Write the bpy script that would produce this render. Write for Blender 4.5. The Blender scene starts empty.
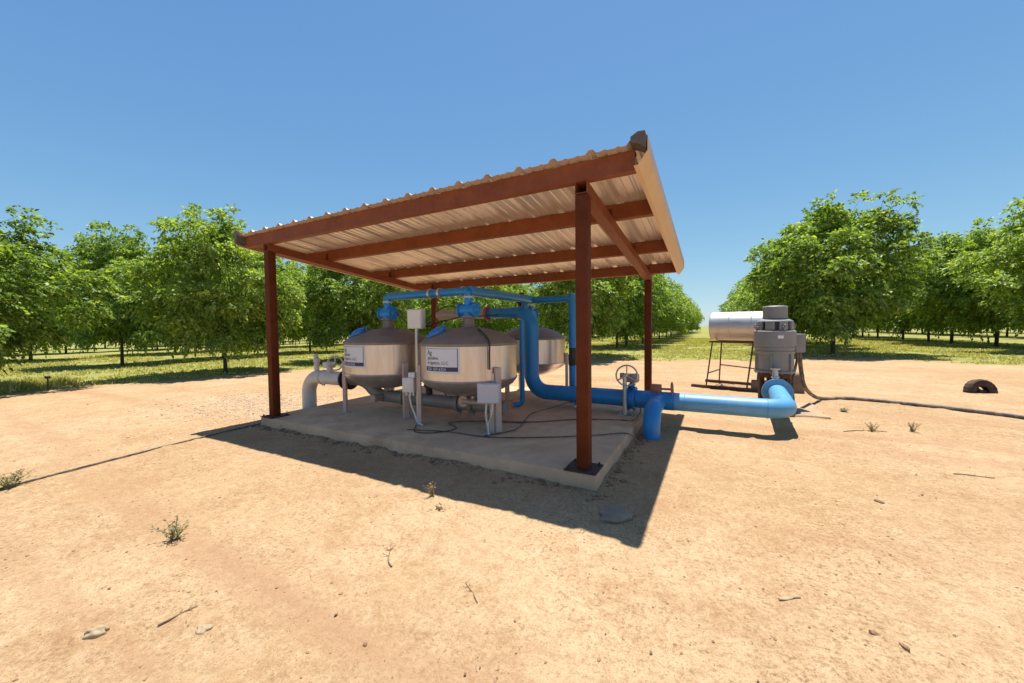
import bpy, bmesh, math, random
import numpy as np
from mathutils import Vector, Matrix, Euler

random.seed(7)
RNG = np.random.default_rng(11)
C = bpy.context.scene.collection
R = math.radians

# ------------------------------------------------------------------ camera
F_PX, PITCH, ROLL, TH = 380.1, -0.0355, -0.0116, 0.4912
CAM = Vector((0.9575, -3.0442, 1.30))
cam_d = bpy.data.cameras.new('camera')
cam_d.sensor_width = 36.0
cam_d.lens = F_PX * 36.0 / 1024.0
cam_d.clip_start, cam_d.clip_end = 0.05, 3000
cam = bpy.data.objects.new('camera', cam_d)
C.objects.link(cam)
X0 = Vector((math.cos(TH), math.sin(TH), 0))
Y0 = Vector((-math.sin(TH), math.cos(TH), 0))
Z0 = Vector((0, 0, 1))
fw = Y0 * math.cos(PITCH) + Z0 * math.sin(PITCH)
up0 = -Y0 * math.sin(PITCH) + Z0 * math.cos(PITCH)
rt = X0 * math.cos(ROLL) + up0 * math.sin(ROLL)
up = -X0 * math.sin(ROLL) + up0 * math.cos(ROLL)
cam.matrix_world = Matrix(((rt.x, up.x, -fw.x, CAM.x), (rt.y, up.y, -fw.y, CAM.y), (rt.z, up.z, -fw.z, CAM.z), (0, 0, 0, 1)))
sc = bpy.context.scene
sc.camera = cam

# ------------------------------------------------------------------ light
SUN = Vector((-0.022, 0.234, 1.0)).normalized()
elev = math.asin(SUN.z)
azim = math.atan2(SUN.x, SUN.y)
w = bpy.data.worlds.new('World')
sc.world = w
w.use_nodes = True
nt = w.node_tree
bg = nt.nodes['Background']
sky = nt.nodes.new('ShaderNodeTexSky')
sky.sky_type = 'NISHITA'
sky.sun_disc = False
sky.sun_elevation = elev
sky.sun_rotation = azim
sky.altitude = 1200
sky.air_density = 1.0
sky.dust_density = 0.6
sky.ozone_density = 1.6
# the camera's rendering of that sky: deeper blue overhead, softer towards the horizon
gain = nt.nodes.new('ShaderNodeVectorMath'); gain.operation = 'MULTIPLY'; gain.inputs[1].default_value = (.86, 1.37, 2.58)
roll = nt.nodes.new('ShaderNodeVectorMath'); roll.operation = 'MULTIPLY_ADD'; roll.inputs[1].default_value = (0.055, 0.122, 0.31); roll.inputs[2].default_value = (1, 1, 1)
div = nt.nodes.new('ShaderNodeVectorMath'); div.operation = 'DIVIDE'
nt.links.new(sky.outputs[0], gain.inputs[0]); nt.links.new(sky.outputs[0], roll.inputs[0])
nt.links.new(gain.outputs[0], div.inputs[0]); nt.links.new(roll.outputs[0], div.inputs[1])
nt.links.new(div.outputs[0], bg.inputs[0])
bg.inputs[1].default_value = 0.09
sd = bpy.data.lights.new('sun', 'SUN')
sd.energy = 5.0
sd.angle = R(0.53)
sd.color = (1.0, 0.985, 0.95)
so = bpy.data.objects.new('sun', sd)
so.rotation_euler = (-SUN).to_track_quat('-Z', 'Y').to_euler()
so.location = (0, 0, 20)
C.objects.link(so)
vs = sc.view_settings
vs.view_transform = 'Standard'
vs.look = 'None'
vs.gamma = 1.0
vs.exposure = 0.7
sc.cycles.max_bounces = 8
sc.cycles.diffuse_bounces = 5
sc.cycles.transparent_max_bounces = 8
sc.cycles.use_denoising = True

# ------------------------------------------------------------------ materials
def mat(name, base, rough=0.6, metal=0.0, var=0.15, scale=6.0, bump=0.0, bscale=60.0, tint=None, tint_amt=0.5,
        tint_scale=3.0, tint_lo=0.5, tint_hi=0.7, spec=0.5, stretch=(1, 1, 1), rvar=0.1):
    """principled surface with uneven colour, stains and fine relief"""
    m = bpy.data.materials.new(name)
    m.use_nodes = True
    n = m.node_tree.nodes
    l = m.node_tree.links
    p = n['Principled BSDF']
    tc = n.new('ShaderNodeTexCoord')
    mp = n.new('ShaderNodeMapping')
    mp.inputs['Scale'].default_value = stretch
    l.new(tc.outputs['Object'], mp.inputs[0])
    nz = n.new('ShaderNodeTexNoise')
    nz.inputs['Scale'].default_value = scale
    nz.inputs['Detail'].default_value = 8
    nz.inputs['Roughness'].default_value = 0.65
    l.new(mp.outputs[0], nz.inputs['Vector'])
    mr = n.new('ShaderNodeMapRange')
    mr.inputs[1].default_value, mr.inputs[2].default_value = 0.25, 0.75
    mr.inputs[3].default_value, mr.inputs[4].default_value = 1 - var, 1 + var
    l.new(nz.outputs[0], mr.inputs[0])
    mx = n.new('ShaderNodeVectorMath')
    mx.operation = 'SCALE'
    mx.inputs[0].default_value = base
    l.new(mr.outputs[0], mx.inputs['Scale'])
    out = mx.outputs[0]
    if tint:
        n2 = n.new('ShaderNodeTexNoise')
        n2.inputs['Scale'].default_value = tint_scale
        n2.inputs['Detail'].default_value = 10
        n2.inputs['Roughness'].default_value = 0.7
        l.new(mp.outputs[0], n2.inputs['Vector'])
        m2 = n.new('ShaderNodeMapRange')
        m2.inputs[1].default_value, m2.inputs[2].default_value = tint_lo, tint_hi
        m2.inputs[3].default_value, m2.inputs[4].default_value = 0, tint_amt
        l.new(n2.outputs[0], m2.inputs[0])
        mc = n.new('ShaderNodeMix')
        mc.data_type = 'RGBA'
        l.new(m2.outputs[0], mc.inputs[0])
        l.new(out, mc.inputs[6])
        mc.inputs[7].default_value = (*tint, 1)
        out = mc.outputs[2]
    l.new(out, p.inputs['Base Color'])
    rr = n.new('ShaderNodeMapRange')
    rr.inputs[3].default_value, rr.inputs[4].default_value = max(0.02, rough - rvar), min(1, rough + rvar)
    l.new(nz.outputs[0], rr.inputs[0])
    l.new(rr.outputs[0], p.inputs['Roughness'])
    p.inputs['Metallic'].default_value = metal
    p.inputs['Specular IOR Level'].default_value = spec
    if bump > 0:
        nb = n.new('ShaderNodeTexNoise')
        nb.inputs['Scale'].default_value = bscale
        nb.inputs['Detail'].default_value = 6
        l.new(mp.outputs[0], nb.inputs['Vector'])
        b = n.new('ShaderNodeBump')
        b.inputs['Strength'].default_value = bump
        b.inputs['Distance'].default_value = 0.02
        l.new(nb.outputs[0], b.inputs['Height'])
        l.new(b.outputs[0], p.inputs['Normal'])
    return m

DUST = (0.40, 0.27, 0.16)
M = {}
M['red_steel'] = mat('red_oxide_steel', (0.205, 0.060, 0.024), 0.55, 0, 0.25, 5, 0.08, 90, (0.26, 0.085, 0.035), 0.5, 4, .52, .72, spec=.2)
M['post_steel'] = mat('dark_post_steel', (0.120, 0.030, 0.010), 0.6, 0, 0.25, 5, 0.08, 90, (0.14, 0.045, 0.018), 0.5, 4, .52, .72, spec=.1)  # darker, duller version of the beam colour
M['plate'] = mat('post_plate_steel', (0.055, 0.03, 0.022), 0.7, 0, 0.3, 12, 0.1)
M['roof'] = mat('galvalume_sheet', (0.76, 0.665, 0.60), 0.36, 0.5, 0.10, 3, 0.0, tint=(0.55, 0.42, 0.30), tint_amt=.4, tint_scale=5, tint_lo=.5, tint_hi=.75, stretch=(1, .25, 1))
M['trim'] = mat('tan_trim_sheet', (0.62, 0.42, 0.25), 0.45, 0.1, 0.08, 4)
M['trim_dark'] = mat('weathered_end_cap', (0.13, 0.10, 0.08), 0.6, 0.2, 0.25, 14)
M['concrete'] = mat('slab_concrete', (0.62, 0.385, 0.225), 0.9, 0, 0.20, 3.5, 0.25, 55, (0.42, 0.245, 0.135), 0.7, 1.6, .48, .66, spec=.25)
M['tank'] = mat('stainless_shell', (0.62, 0.545, 0.50), 0.33, 0.92, 0.18, 3.0, 0.03, 30, (0.40, 0.31, 0.23), 0.4, 5, .5, .75, stretch=(2.5, 2.5, .35))
M['lid'] = mat('dusty_lid_steel', (0.25, 0.205, 0.175), 0.62, 0.35, 0.18, 6, 0.05, 40, DUST, 0.5, 4, .45, .7)
M['blue'] = mat('blue_pipe_paint', (0.012, 0.20, 0.48), 0.38, 0, 0.12, 4, 0.02, 60, (0.10, 0.24, 0.42), 0.35, 5, .52, .72)
M['blue_sunlit'] = mat('sunlit_faded_blue_paint', (0.10, 0.30, 0.50), 0.45, 0, 0.10, 4, 0.02, 60, (0.24, 0.40, 0.56), 0.45, 3, .5, .72)  # lighter copy of the blue: sunlight put into the colour, plus faded patches
M['blue_bright'] = mat('bright_blue_coating', (0.010, 0.22, 0.58), 0.35, 0, 0.1, 8)
M['tan_pipe'] = mat('bare_steel_manifold', (0.42, 0.33, 0.28), 0.5, 0.25, 0.14, 5, 0.03, 40, (0.30, 0.17, 0.11), 0.45, 5, .5, .7)
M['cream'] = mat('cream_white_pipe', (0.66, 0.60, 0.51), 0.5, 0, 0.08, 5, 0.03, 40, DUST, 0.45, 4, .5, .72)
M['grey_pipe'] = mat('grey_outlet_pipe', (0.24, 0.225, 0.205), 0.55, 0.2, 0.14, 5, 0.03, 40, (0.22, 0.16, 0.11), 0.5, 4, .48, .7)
M['galv'] = mat('galvanised_steel', (0.52, 0.50, 0.47), 0.42, 0.65, 0.12, 7, 0.02, 40, (0.36, 0.28, 0.21), 0.35, 6, .5, .72)
M['drum'] = mat('galvanised_drum', (0.52, 0.49, 0.455), 0.46, 0.6, 0.12, 3, 0.02, 30, (0.30, 0.19, 0.11), 0.6, 4.5, .56, .72, stretch=(.6, 2.2, 2.2))
M['box'] = mat('light_grey_enamel', (0.72, 0.67, 0.61), 0.45, 0.05, 0.06, 6, 0, tint=DUST, tint_amt=.2)
M['box_lilac'] = mat('pale_grey_plastic', (0.58, 0.54, 0.55), 0.5, 0, 0.05, 6, 0, tint=DUST, tint_amt=.15)
M['motor'] = mat('motor_grey_paint', (0.215, 0.212, 0.20), 0.5, 0, 0.14, 6, 0.05, 80, (0.26, 0.215, 0.165), 0.55, 5, .48, .7)
M['motor_dark'] = mat('motor_vent_mesh', (0.05, 0.05, 0.055), 0.6, 0.2, 0.2, 20)
M['rust'] = mat('rusty_iron', (0.075, 0.034, 0.018), 0.85, 0, 0.35, 9, 0.2, 70, (0.19, 0.085, 0.04), 0.6, 12, .45, .65)
M['dark'] = mat('dark_cast_iron', (0.032, 0.027, 0.024), 0.65, 0.1, 0.3, 12, 0.08, tint=DUST, tint_amt=.25)
M['black'] = mat('black_rubber', (0.022, 0.020, 0.019), 0.6, 0, 0.25, 14, 0.05, tint=DUST, tint_amt=.3)
M['hose'] = mat('dusty_hose', (0.06, 0.05, 0.042), 0.65, 0, 0.25, 14, 0.05, tint=DUST, tint_amt=.6, tint_scale=9, tint_lo=.42, tint_hi=.65)
M['redpaint'] = mat('rust_red_valve_paint', (0.34, 0.11, 0.065), 0.55, 0, 0.15, 10)
M['white'] = mat('white_label', (0.70, 0.68, 0.69), 0.45, 0, 0.04, 8)
M['ink'] = mat('black_ink', (0.02, 0.018, 0.03), 0.5, 0, 0.0)
M['bar'] = mat('violet_black_ink', (0.045, 0.035, 0.085), 0.5, 0, 0.0)
M['stone'] = mat('pale_stone', (0.36, 0.265, 0.15), 0.9, 0, 0.2, 18, 0.3, 40)
M['stone_grey'] = mat('grey_stone', (0.27, 0.20, 0.14), 0.9, 0, 0.2, 10, 0.3, 40, DUST, .5, 5)
M['rust_stone'] = mat('iron_stained_stone', (0.25, 0.15, 0.09), 0.95, 0, 0.3, 8, 0.3, 40)
M['footing'] = mat('dusty_concrete', (0.40, 0.265, 0.15), 0.95, 0, 0.15, 5, 0.3, 50, (0.30, 0.18, 0.095), .6, 2)
M['tyre'] = mat('perished_rubber', (0.05, 0.028, 0.017), 0.85, 0, 0.4, 14, 0.1, tint=(0.20, 0.11, 0.06), tint_amt=.8, tint_scale=7)
M['leg'] = mat('pale_leg_steel', (0.58, 0.44, 0.36), 0.5, 0.1, 0.12, 6, tint=(0.30, 0.18, 0.11), tint_amt=.4)
M['gravel'] = mat('gravel_stone', (0.46, 0.34, 0.225), 0.9, 0, 0.4, 9, 0.2, 60)
M['pebble'] = mat('brown_pebble', (0.27, 0.155, 0.08), 0.95, 0, 0.45, 5, 0.2, 60)
M['stick'] = mat('dry_stick', (0.20, 0.125, 0.07), 0.9, 0, 0.3, 20, 0.2)
M['stick_pale'] = mat('bleached_stick', (0.42, 0.33, 0.21), 0.9, 0, 0.2, 20)
M['bark'] = mat('tree_bark', (0.085, 0.062, 0.045), 0.95, 0, 0.35, 12, 0.6, 30, stretch=(1, 1, .35))

def leafmat(name, dark, lite, yel, trans=0.38, rough=0.42):
    m = bpy.data.materials.new(name)
    m.use_nodes = True
    n = m.node_tree.nodes
    l = m.node_tree.links
    p = n['Principled BSDF']
    g = n.new('ShaderNodeNewGeometry')
    ramp = n.new('ShaderNodeValToRGB')
    e = ramp.color_ramp.elements
    e[0].position, e[0].color = 0.0, (*dark, 1)
    e[1].position, e[1].color = 1.0, (*yel, 1)
    k = e.new(0.6)
    k.color = (*lite, 1)
    oi = n.new('ShaderNodeObjectInfo')
    ad = n.new('ShaderNodeMath')
    ad.operation = 'MULTIPLY_ADD'
    ad.inputs[1].default_value, ad.inputs[2].default_value = 0.22, -0.11
    l.new(oi.outputs['Random'], ad.inputs[0])
    a2 = n.new('ShaderNodeMath')
    a2.operation = 'ADD'
    a2.use_clamp = True
    l.new(g.outputs['Random Per Island'], a2.inputs[0])
    l.new(ad.outputs[0], a2.inputs[1])
    l.new(a2.outputs[0], ramp.inputs[0])
    l.new(ramp.outputs[0], p.inputs['Base Color'])
    p.inputs['Roughness'].default_value = rough
    p.inputs['Specular IOR Level'].default_value = 0.45
    tr = n.new('ShaderNodeBsdfTranslucent')
    sc_ = n.new('ShaderNodeMix')
    sc_.data_type = 'RGBA'
    sc_.blend_type = 'MULTIPLY'
    sc_.inputs[0].default_value = 1
    l.new(ramp.outputs[0], sc_.inputs[6])
    sc_.inputs[7].default_value = (1.9, 1.7, 0.7, 1)
    l.new(sc_.outputs[2], tr.inputs[0])
    mx = n.new('ShaderNodeMixShader')
    mx.inputs[0].default_value = trans
    l.new(p.outputs[0], mx.inputs[1])
    l.new(tr.outputs[0], mx.inputs[2])
    l.new(mx.outputs[0], n['Material Output'].inputs[0])
    return m

M['leaf'] = leafmat('walnut_leaf', (0.062, 0.118, 0.022), (0.205, 0.318, 0.056), (0.37, 0.455, 0.11), 0.48, 0.5)
M['grass'] = leafmat('orchard_grass', (0.22, 0.25, 0.055), (0.43, 0.41, 0.12), (0.60, 0.52, 0.23), 0.3, 0.6)
M['weed'] = leafmat('grey_green_weed', (0.15, 0.16, 0.075), (0.25, 0.25, 0.13), (0.36, 0.34, 0.19), 0.25, 0.7)
M['dry'] = leafmat('dry_grass', (0.20, 0.14, 0.07), (0.32, 0.23, 0.12), (0.42, 0.32, 0.18), 0.25, 0.8)

# ------------------------------------------------------------------ object helpers
def setp(o, label=None, cat=None, group=None, kind=None):
    if label: o['label'] = label
    if cat: o['category'] = cat
    if group: o['group'] = group
    if kind: o['kind'] = kind
    return o

def thing(name, label, cat, loc=(0, 0, 0), group=None, rz=0.0):
    o = bpy.data.objects.new(name, None)
    o.empty_display_size = 0.2
    o.location = loc
    o.rotation_euler = (0, 0, rz)
    C.objects.link(o)
    return setp(o, label, cat, group)

class MB:
    """collects shapes and links them as one mesh object"""
    def __init__(self):
        self.bm = bmesh.new()
    def _xf(self, vs, mtx):
        if mtx is not None:
            bmesh.ops.transform(self.bm, matrix=mtx, verts=vs)
    def box(self, x0, x1, y0, y1, z0, z1, bev=0.004, mtx=None, seg=1):
        r = bmesh.ops.create_cube(self.bm, size=1)
        v = r['verts']
        bmesh.ops.scale(self.bm, vec=(x1 - x0, y1 - y0, z1 - z0), verts=v)
        bmesh.ops.translate(self.bm, vec=((x0 + x1) / 2, (y0 + y1) / 2, (z0 + z1) / 2), verts=v)
        if bev > 0:
            ed = list({e for q in v for e in q.link_edges})
            rb = bmesh.ops.bevel(self.bm, geom=ed, offset=bev, segments=seg, affect='EDGES', profile=0.5)
            v = list({q for q in rb['verts']} | {q for q in v if q.is_valid})
        self._xf(v, mtx)
        return self
    def tube(self, pts, rad, seg=16, cap=True):
        pts = [Vector(p) for p in pts]
        n = len(pts)
        rads = [rad] * n if not hasattr(rad, '__len__') else rad
        t0 = (pts[1] - pts[0]).normalized()
        nx = t0.orthogonal().normalized()
        rings = []
        for i, p in enumerate(pts):
            if i == 0: t = t0
            elif i == n - 1: t = (pts[i] - pts[i - 1]).normalized()
            else:
                t = (pts[i + 1] - pts[i]).normalized() + (pts[i] - pts[i - 1]).normalized()
                t = t.normalized() if t.length > 1e-6 else (pts[i + 1] - pts[i]).normalized()
            nx = (nx - t * nx.dot(t)).normalized()
            ny = t.cross(nx)
            rings.append([self.bm.verts.new(p + rads[i] * (nx * math.cos(a) + ny * math.sin(a))) for a in [2 * math.pi * k / seg for k in range(seg)]])
        for a, b in zip(rings, rings[1:]):
            for k in range(seg):
                self.bm.faces.new((a[k], a[(k + 1) % seg], b[(k + 1) % seg], b[k]))
        if cap:
            self.bm.faces.new(rings[0][::-1])
            self.bm.faces.new(rings[-1])
        return self
    def cyl(self, p, q, r, seg=24, r2=None):
        return self.tube([p, q], [r, r if r2 is None else r2], seg)
    def flange(self, p, axis, r, t, seg=24, bolts=0, br=0.008):
        p = Vector(p); a = Vector(axis).normalized()
        self.cyl(p - a * t / 2, p + a * t / 2, r, seg)
        if bolts:
            nx = a.orthogonal().normalized(); ny = a.cross(nx)
            for k in range(bolts):
                an = 2 * math.pi * (k + .5) / bolts
                c = p + (nx * math.cos(an) + ny * math.sin(an)) * r * 0.84
                self.cyl(c - a * (t / 2 + .014), c + a * (t / 2 + .014), br, 6)
        return self
    def lathe(self, prof, c=(0, 0), seg=48, cap_lo=False, cap_hi=False):
        rings = []
        for r, z in prof:
            if r < 1e-5:
                rings.append([self.bm.verts.new((c[0], c[1], z))])
            else:
                rings.append([self.bm.verts.new((c[0] + r * math.cos(2 * math.pi * k / seg), c[1] + r * math.sin(2 * math.pi * k / seg), z)) for k in range(seg)])
        for a, b in zip(rings, rings[1:]):
            for k in range(seg):
                k2 = (k + 1) % seg
                if len(a) == 1 and len(b) == 1: continue
                if len(a) == 1: self.bm.faces.new((a[0], b[k2], b[k]))
                elif len(b) == 1: self.bm.faces.new((a[k], a[k2], b[0]))
                else: self.bm.faces.new((a[k], a[k2], b[k2], b[k]))
        if cap_lo and len(rings[0]) > 1: self.bm.faces.new(rings[0][::-1])
        if cap_hi and len(rings[-1]) > 1: self.bm.faces.new(rings[-1])
        return self
    def ring(self, c, axis, R_, r_, seg=40, s2=10):
        c = Vector(c); a = Vector(axis).normalized()
        nx = a.orthogonal().normalized(); ny = a.cross(nx)
        g = []
        for i in range(seg):
            th = 2 * math.pi * i / seg
            d = nx * math.cos(th) + ny * math.sin(th)
            g.append([self.bm.verts.new(c + d * (R_ + r_ * math.cos(2 * math.pi * j / s2)) + a * r_ * math.sin(2 * math.pi * j / s2)) for j in range(s2)])
        for i in range(seg):
            for j in range(s2):
                A, B = g[i], g[(i + 1) % seg]
                self.bm.faces.new((A[j], B[j], B[(j + 1) % s2], A[(j + 1) % s2]))
        return self
    def prism(self, poly, p0, p1, ax, ay):
        """closed polygon (2-D) in axes ax, ay swept from p0 to p1"""
        p0, p1, ax, ay = map(Vector, (p0, p1, ax, ay))
        a = [self.bm.verts.new(p0 + ax * u + ay * v) for u, v in poly]
        b = [self.bm.verts.new(p1 + ax * u + ay * v) for u, v in poly]
        n = len(poly)
        for k in range(n):
            self.bm.faces.new((a[k], a[(k + 1) % n], b[(k + 1) % n], b[k]))
        self.bm.faces.new(a[::-1]); self.bm.faces.new(b)
        return self
    def build(self, name, m, parent=None, sharp=35, at=None):
        bmesh.ops.recalc_face_normals(self.bm, faces=self.bm.faces)
        me = bpy.data.meshes.new(name)
        self.bm.to_mesh(me); self.bm.free()
        return link(name, me, m, parent, sharp, at)

def link(name, me, m, parent=None, sharp=35, at=None):
    for f in (m if isinstance(m, (list, tuple)) else [m]):
        me.materials.append(f)
    if sharp:
        me.polygons.foreach_set('use_smooth', [True] * len(me.polygons))
        me.set_sharp_from_angle(angle=R(sharp))
    o = bpy.data.objects.new(name, me)
    C.objects.link(o)
    if at is not None: o.location = at
    if parent is not None:
        o.parent = parent
        # geometry is written in world coordinates: keep it there
        root = parent
        mw = Matrix.Identity(4)
        chain = []
        while root is not None:
            chain.append(root); root = root.parent
        for q in reversed(chain):
            mw = mw @ q.matrix_basis
        if at is None:
            me.transform(mw.inverted())
    return o

def fillet(pts, r, n=8):
    """poly-line with rounded corners"""
    pts = [Vector(p) for p in pts]
    out = [pts[0]]
    for a, b, c in zip(pts, pts[1:], pts[2:]):
        d1, d2 = (a - b), (c - b)
        rr = min(r, d1.length * .49, d2.length * .49)
        p, q = b + d1.normalized() * rr, b + d2.normalized() * rr
        for k in range(n + 1):
            t = k / n
            # circular for right angles: quadratic with conic weight
            wgt = math.sqrt(0.5)
            den = (1 - t) ** 2 + 2 * wgt * t * (1 - t) + t * t
            out.append(((1 - t) ** 2 * p + 2 * wgt * t * (1 - t) * b + t * t * q) / den)
    out.append(pts[-1])
    return out

def spline(pts, n=10):
    """Catmull-Rom through the points"""
    P = [Vector(p) for p in pts]
    P = [P[0] * 2 - P[1]] + P + [P[-1] * 2 - P[-2]]
    out = []
    for i in range(1, len(P) - 2):
        a, b, c, d = P[i - 1:i + 3]
        for k in range(n):
            t = k / n
            out.append(0.5 * ((2 * b) + (c - a) * t + (2 * a - 5 * b + 4 * c - d) * t * t + (3 * b - a - 3 * c + d) * t ** 3))
    out.append(P[-2])
    return out

def mesh_np(name, V, Fq, m, parent=None, sharp=0):
    """mesh from arrays: Fq is (n,3) or (n,4)"""
    me = bpy.data.meshes.new(name)
    k = Fq.shape[1]
    me.vertices.add(len(V)); me.vertices.foreach_set('co', np.asarray(V, np.float32).ravel())
    me.loops.add(Fq.size); me.loops.foreach_set('vertex_index', Fq.astype(np.int32).ravel())
    me.polygons.add(len(Fq))
    me.polygons.foreach_set('loop_start', np.arange(0, Fq.size, k, dtype=np.int32))
    me.update(calc_edges=True)
    return me

# ------------------------------------------------------------------ ground
def vnoise(x, y, seed=0):
    """smooth value noise, numpy"""
    xi, yi = np.floor(x).astype(np.int64), np.floor(y).astype(np.int64)
    xf, yf = x - xi, y - yi
    def h(a, b):
        n = (a * 374761393 + b * 668265263 + seed * 1442695041) & 0x7fffffff
        n = ((n ^ (n >> 13)) * 1274126177) & 0x7fffffff
        return ((n ^ (n >> 16)) & 0xffff) / 65535.0
    u, v = xf * xf * (3 - 2 * xf), yf * yf * (3 - 2 * yf)
    a = h(xi, yi) * (1 - u) + h(xi + 1, yi) * u
    b = h(xi, yi + 1) * (1 - u) + h(xi + 1, yi + 1) * u
    return a * (1 - v) + b * v

def fbm(x, y, o=4, seed=0):
    s, a, t = 0, 1, 0
    for k in range(o):
        s = s + a * vnoise(x * 2 ** k + 17.3 * k, y * 2 ** k + 9.1 * k, seed + k); t += a; a *= .5
    return s / t

BX = np.array([-60, -13.2, -12.5, -11.6, -11.0, -8, -4.5, -2.8, -0.9, 1.1, 2.7, 4.0, 5.6, 7.0, 9.4, 14, 60.])
BY = np.array([-4.0, -1.2, 0.4, 2.8, 4.9, 8.2, 12.2, 12.8, 12.6, 13.2, 13.6, 16.2, 17.3, 15.2, 14.6, 14.9, 15.])
def grass_amount(x, y):
    """how much grass grows at a ground point, 0 to 1"""
    d = y - np.interp(x, BX, BY)
    d = np.where(x < -12.6, np.maximum(d, (-12.2 - x) * 1.0), d)
    d = d + (fbm(x * .9, y * .9, 4, 3) - .5) * 2.2
    return np.clip(d / 1.1 + .5, 0, 1)

def ground_z(x, y):
    near = np.clip(1.3 - np.hypot(x + 1, y - 2) / 14, 0, 1)
    z = (fbm(x * .8, y * .8, 3, 5) - .5) * .03 + (fbm(x * 5, y * 5, 4, 6) - .5) * .022 * near
    clod = np.clip(fbm(x * 11, y * 11, 2, 9) - .66, 0, 1) * .09 * near
    pad = np.clip(np.maximum(np.abs(x + 2.2) - 2.5, np.abs(y - 1.8) - 2.1) / .6, 0, 1)
    e = np.maximum(np.abs(x + 2.2) - 2.325, np.abs(y - 1.82) - 1.93)
    drift = np.exp(-(np.maximum(e, 0) / .11) ** 2) * np.clip(fbm(x * 3.1, y * 3.1, 4, 14) - .38, 0, 1) * .10 * (e > -.06)
    return (z + clod) * (.25 + .75 * pad) + drift

def axis(lo, a, b, hi, fine, grow=1.13):
    m_ = np.arange(a, b + 1e-6, fine)
    l_, s, p = [], fine, a
    while p > lo: s *= grow; p -= s; l_.append(p)
    r_, s, p = [], fine, b
    while p < hi: s *= grow; p += s; r_.append(p)
    return np.concatenate([l_[::-1], m_, r_])
gx, gy = axis(-900, -13, 8, 900, .055), axis(-300, -3.2, 13, 1500, .055)
GX, GY = np.meshgrid(gx, gy)
GZ = ground_z(GX, GY)
nx_, ny_ = len(gx), len(gy)
idx = np.arange(nx_ * ny_).reshape(ny_, nx_)
Fq = np.stack([idx[:-1, :-1], idx[:-1, 1:], idx[1:, 1:], idx[1:, :-1]], -1).reshape(-1, 4)
gme = mesh_np('ground', np.stack([GX, GY, GZ], -1).reshape(-1, 3), Fq, None)
at = gme.attributes.new('grass', 'FLOAT', 'POINT')
at.data.foreach_set('value', grass_amount(GX, GY).astype(np.float32).ravel())

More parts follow.
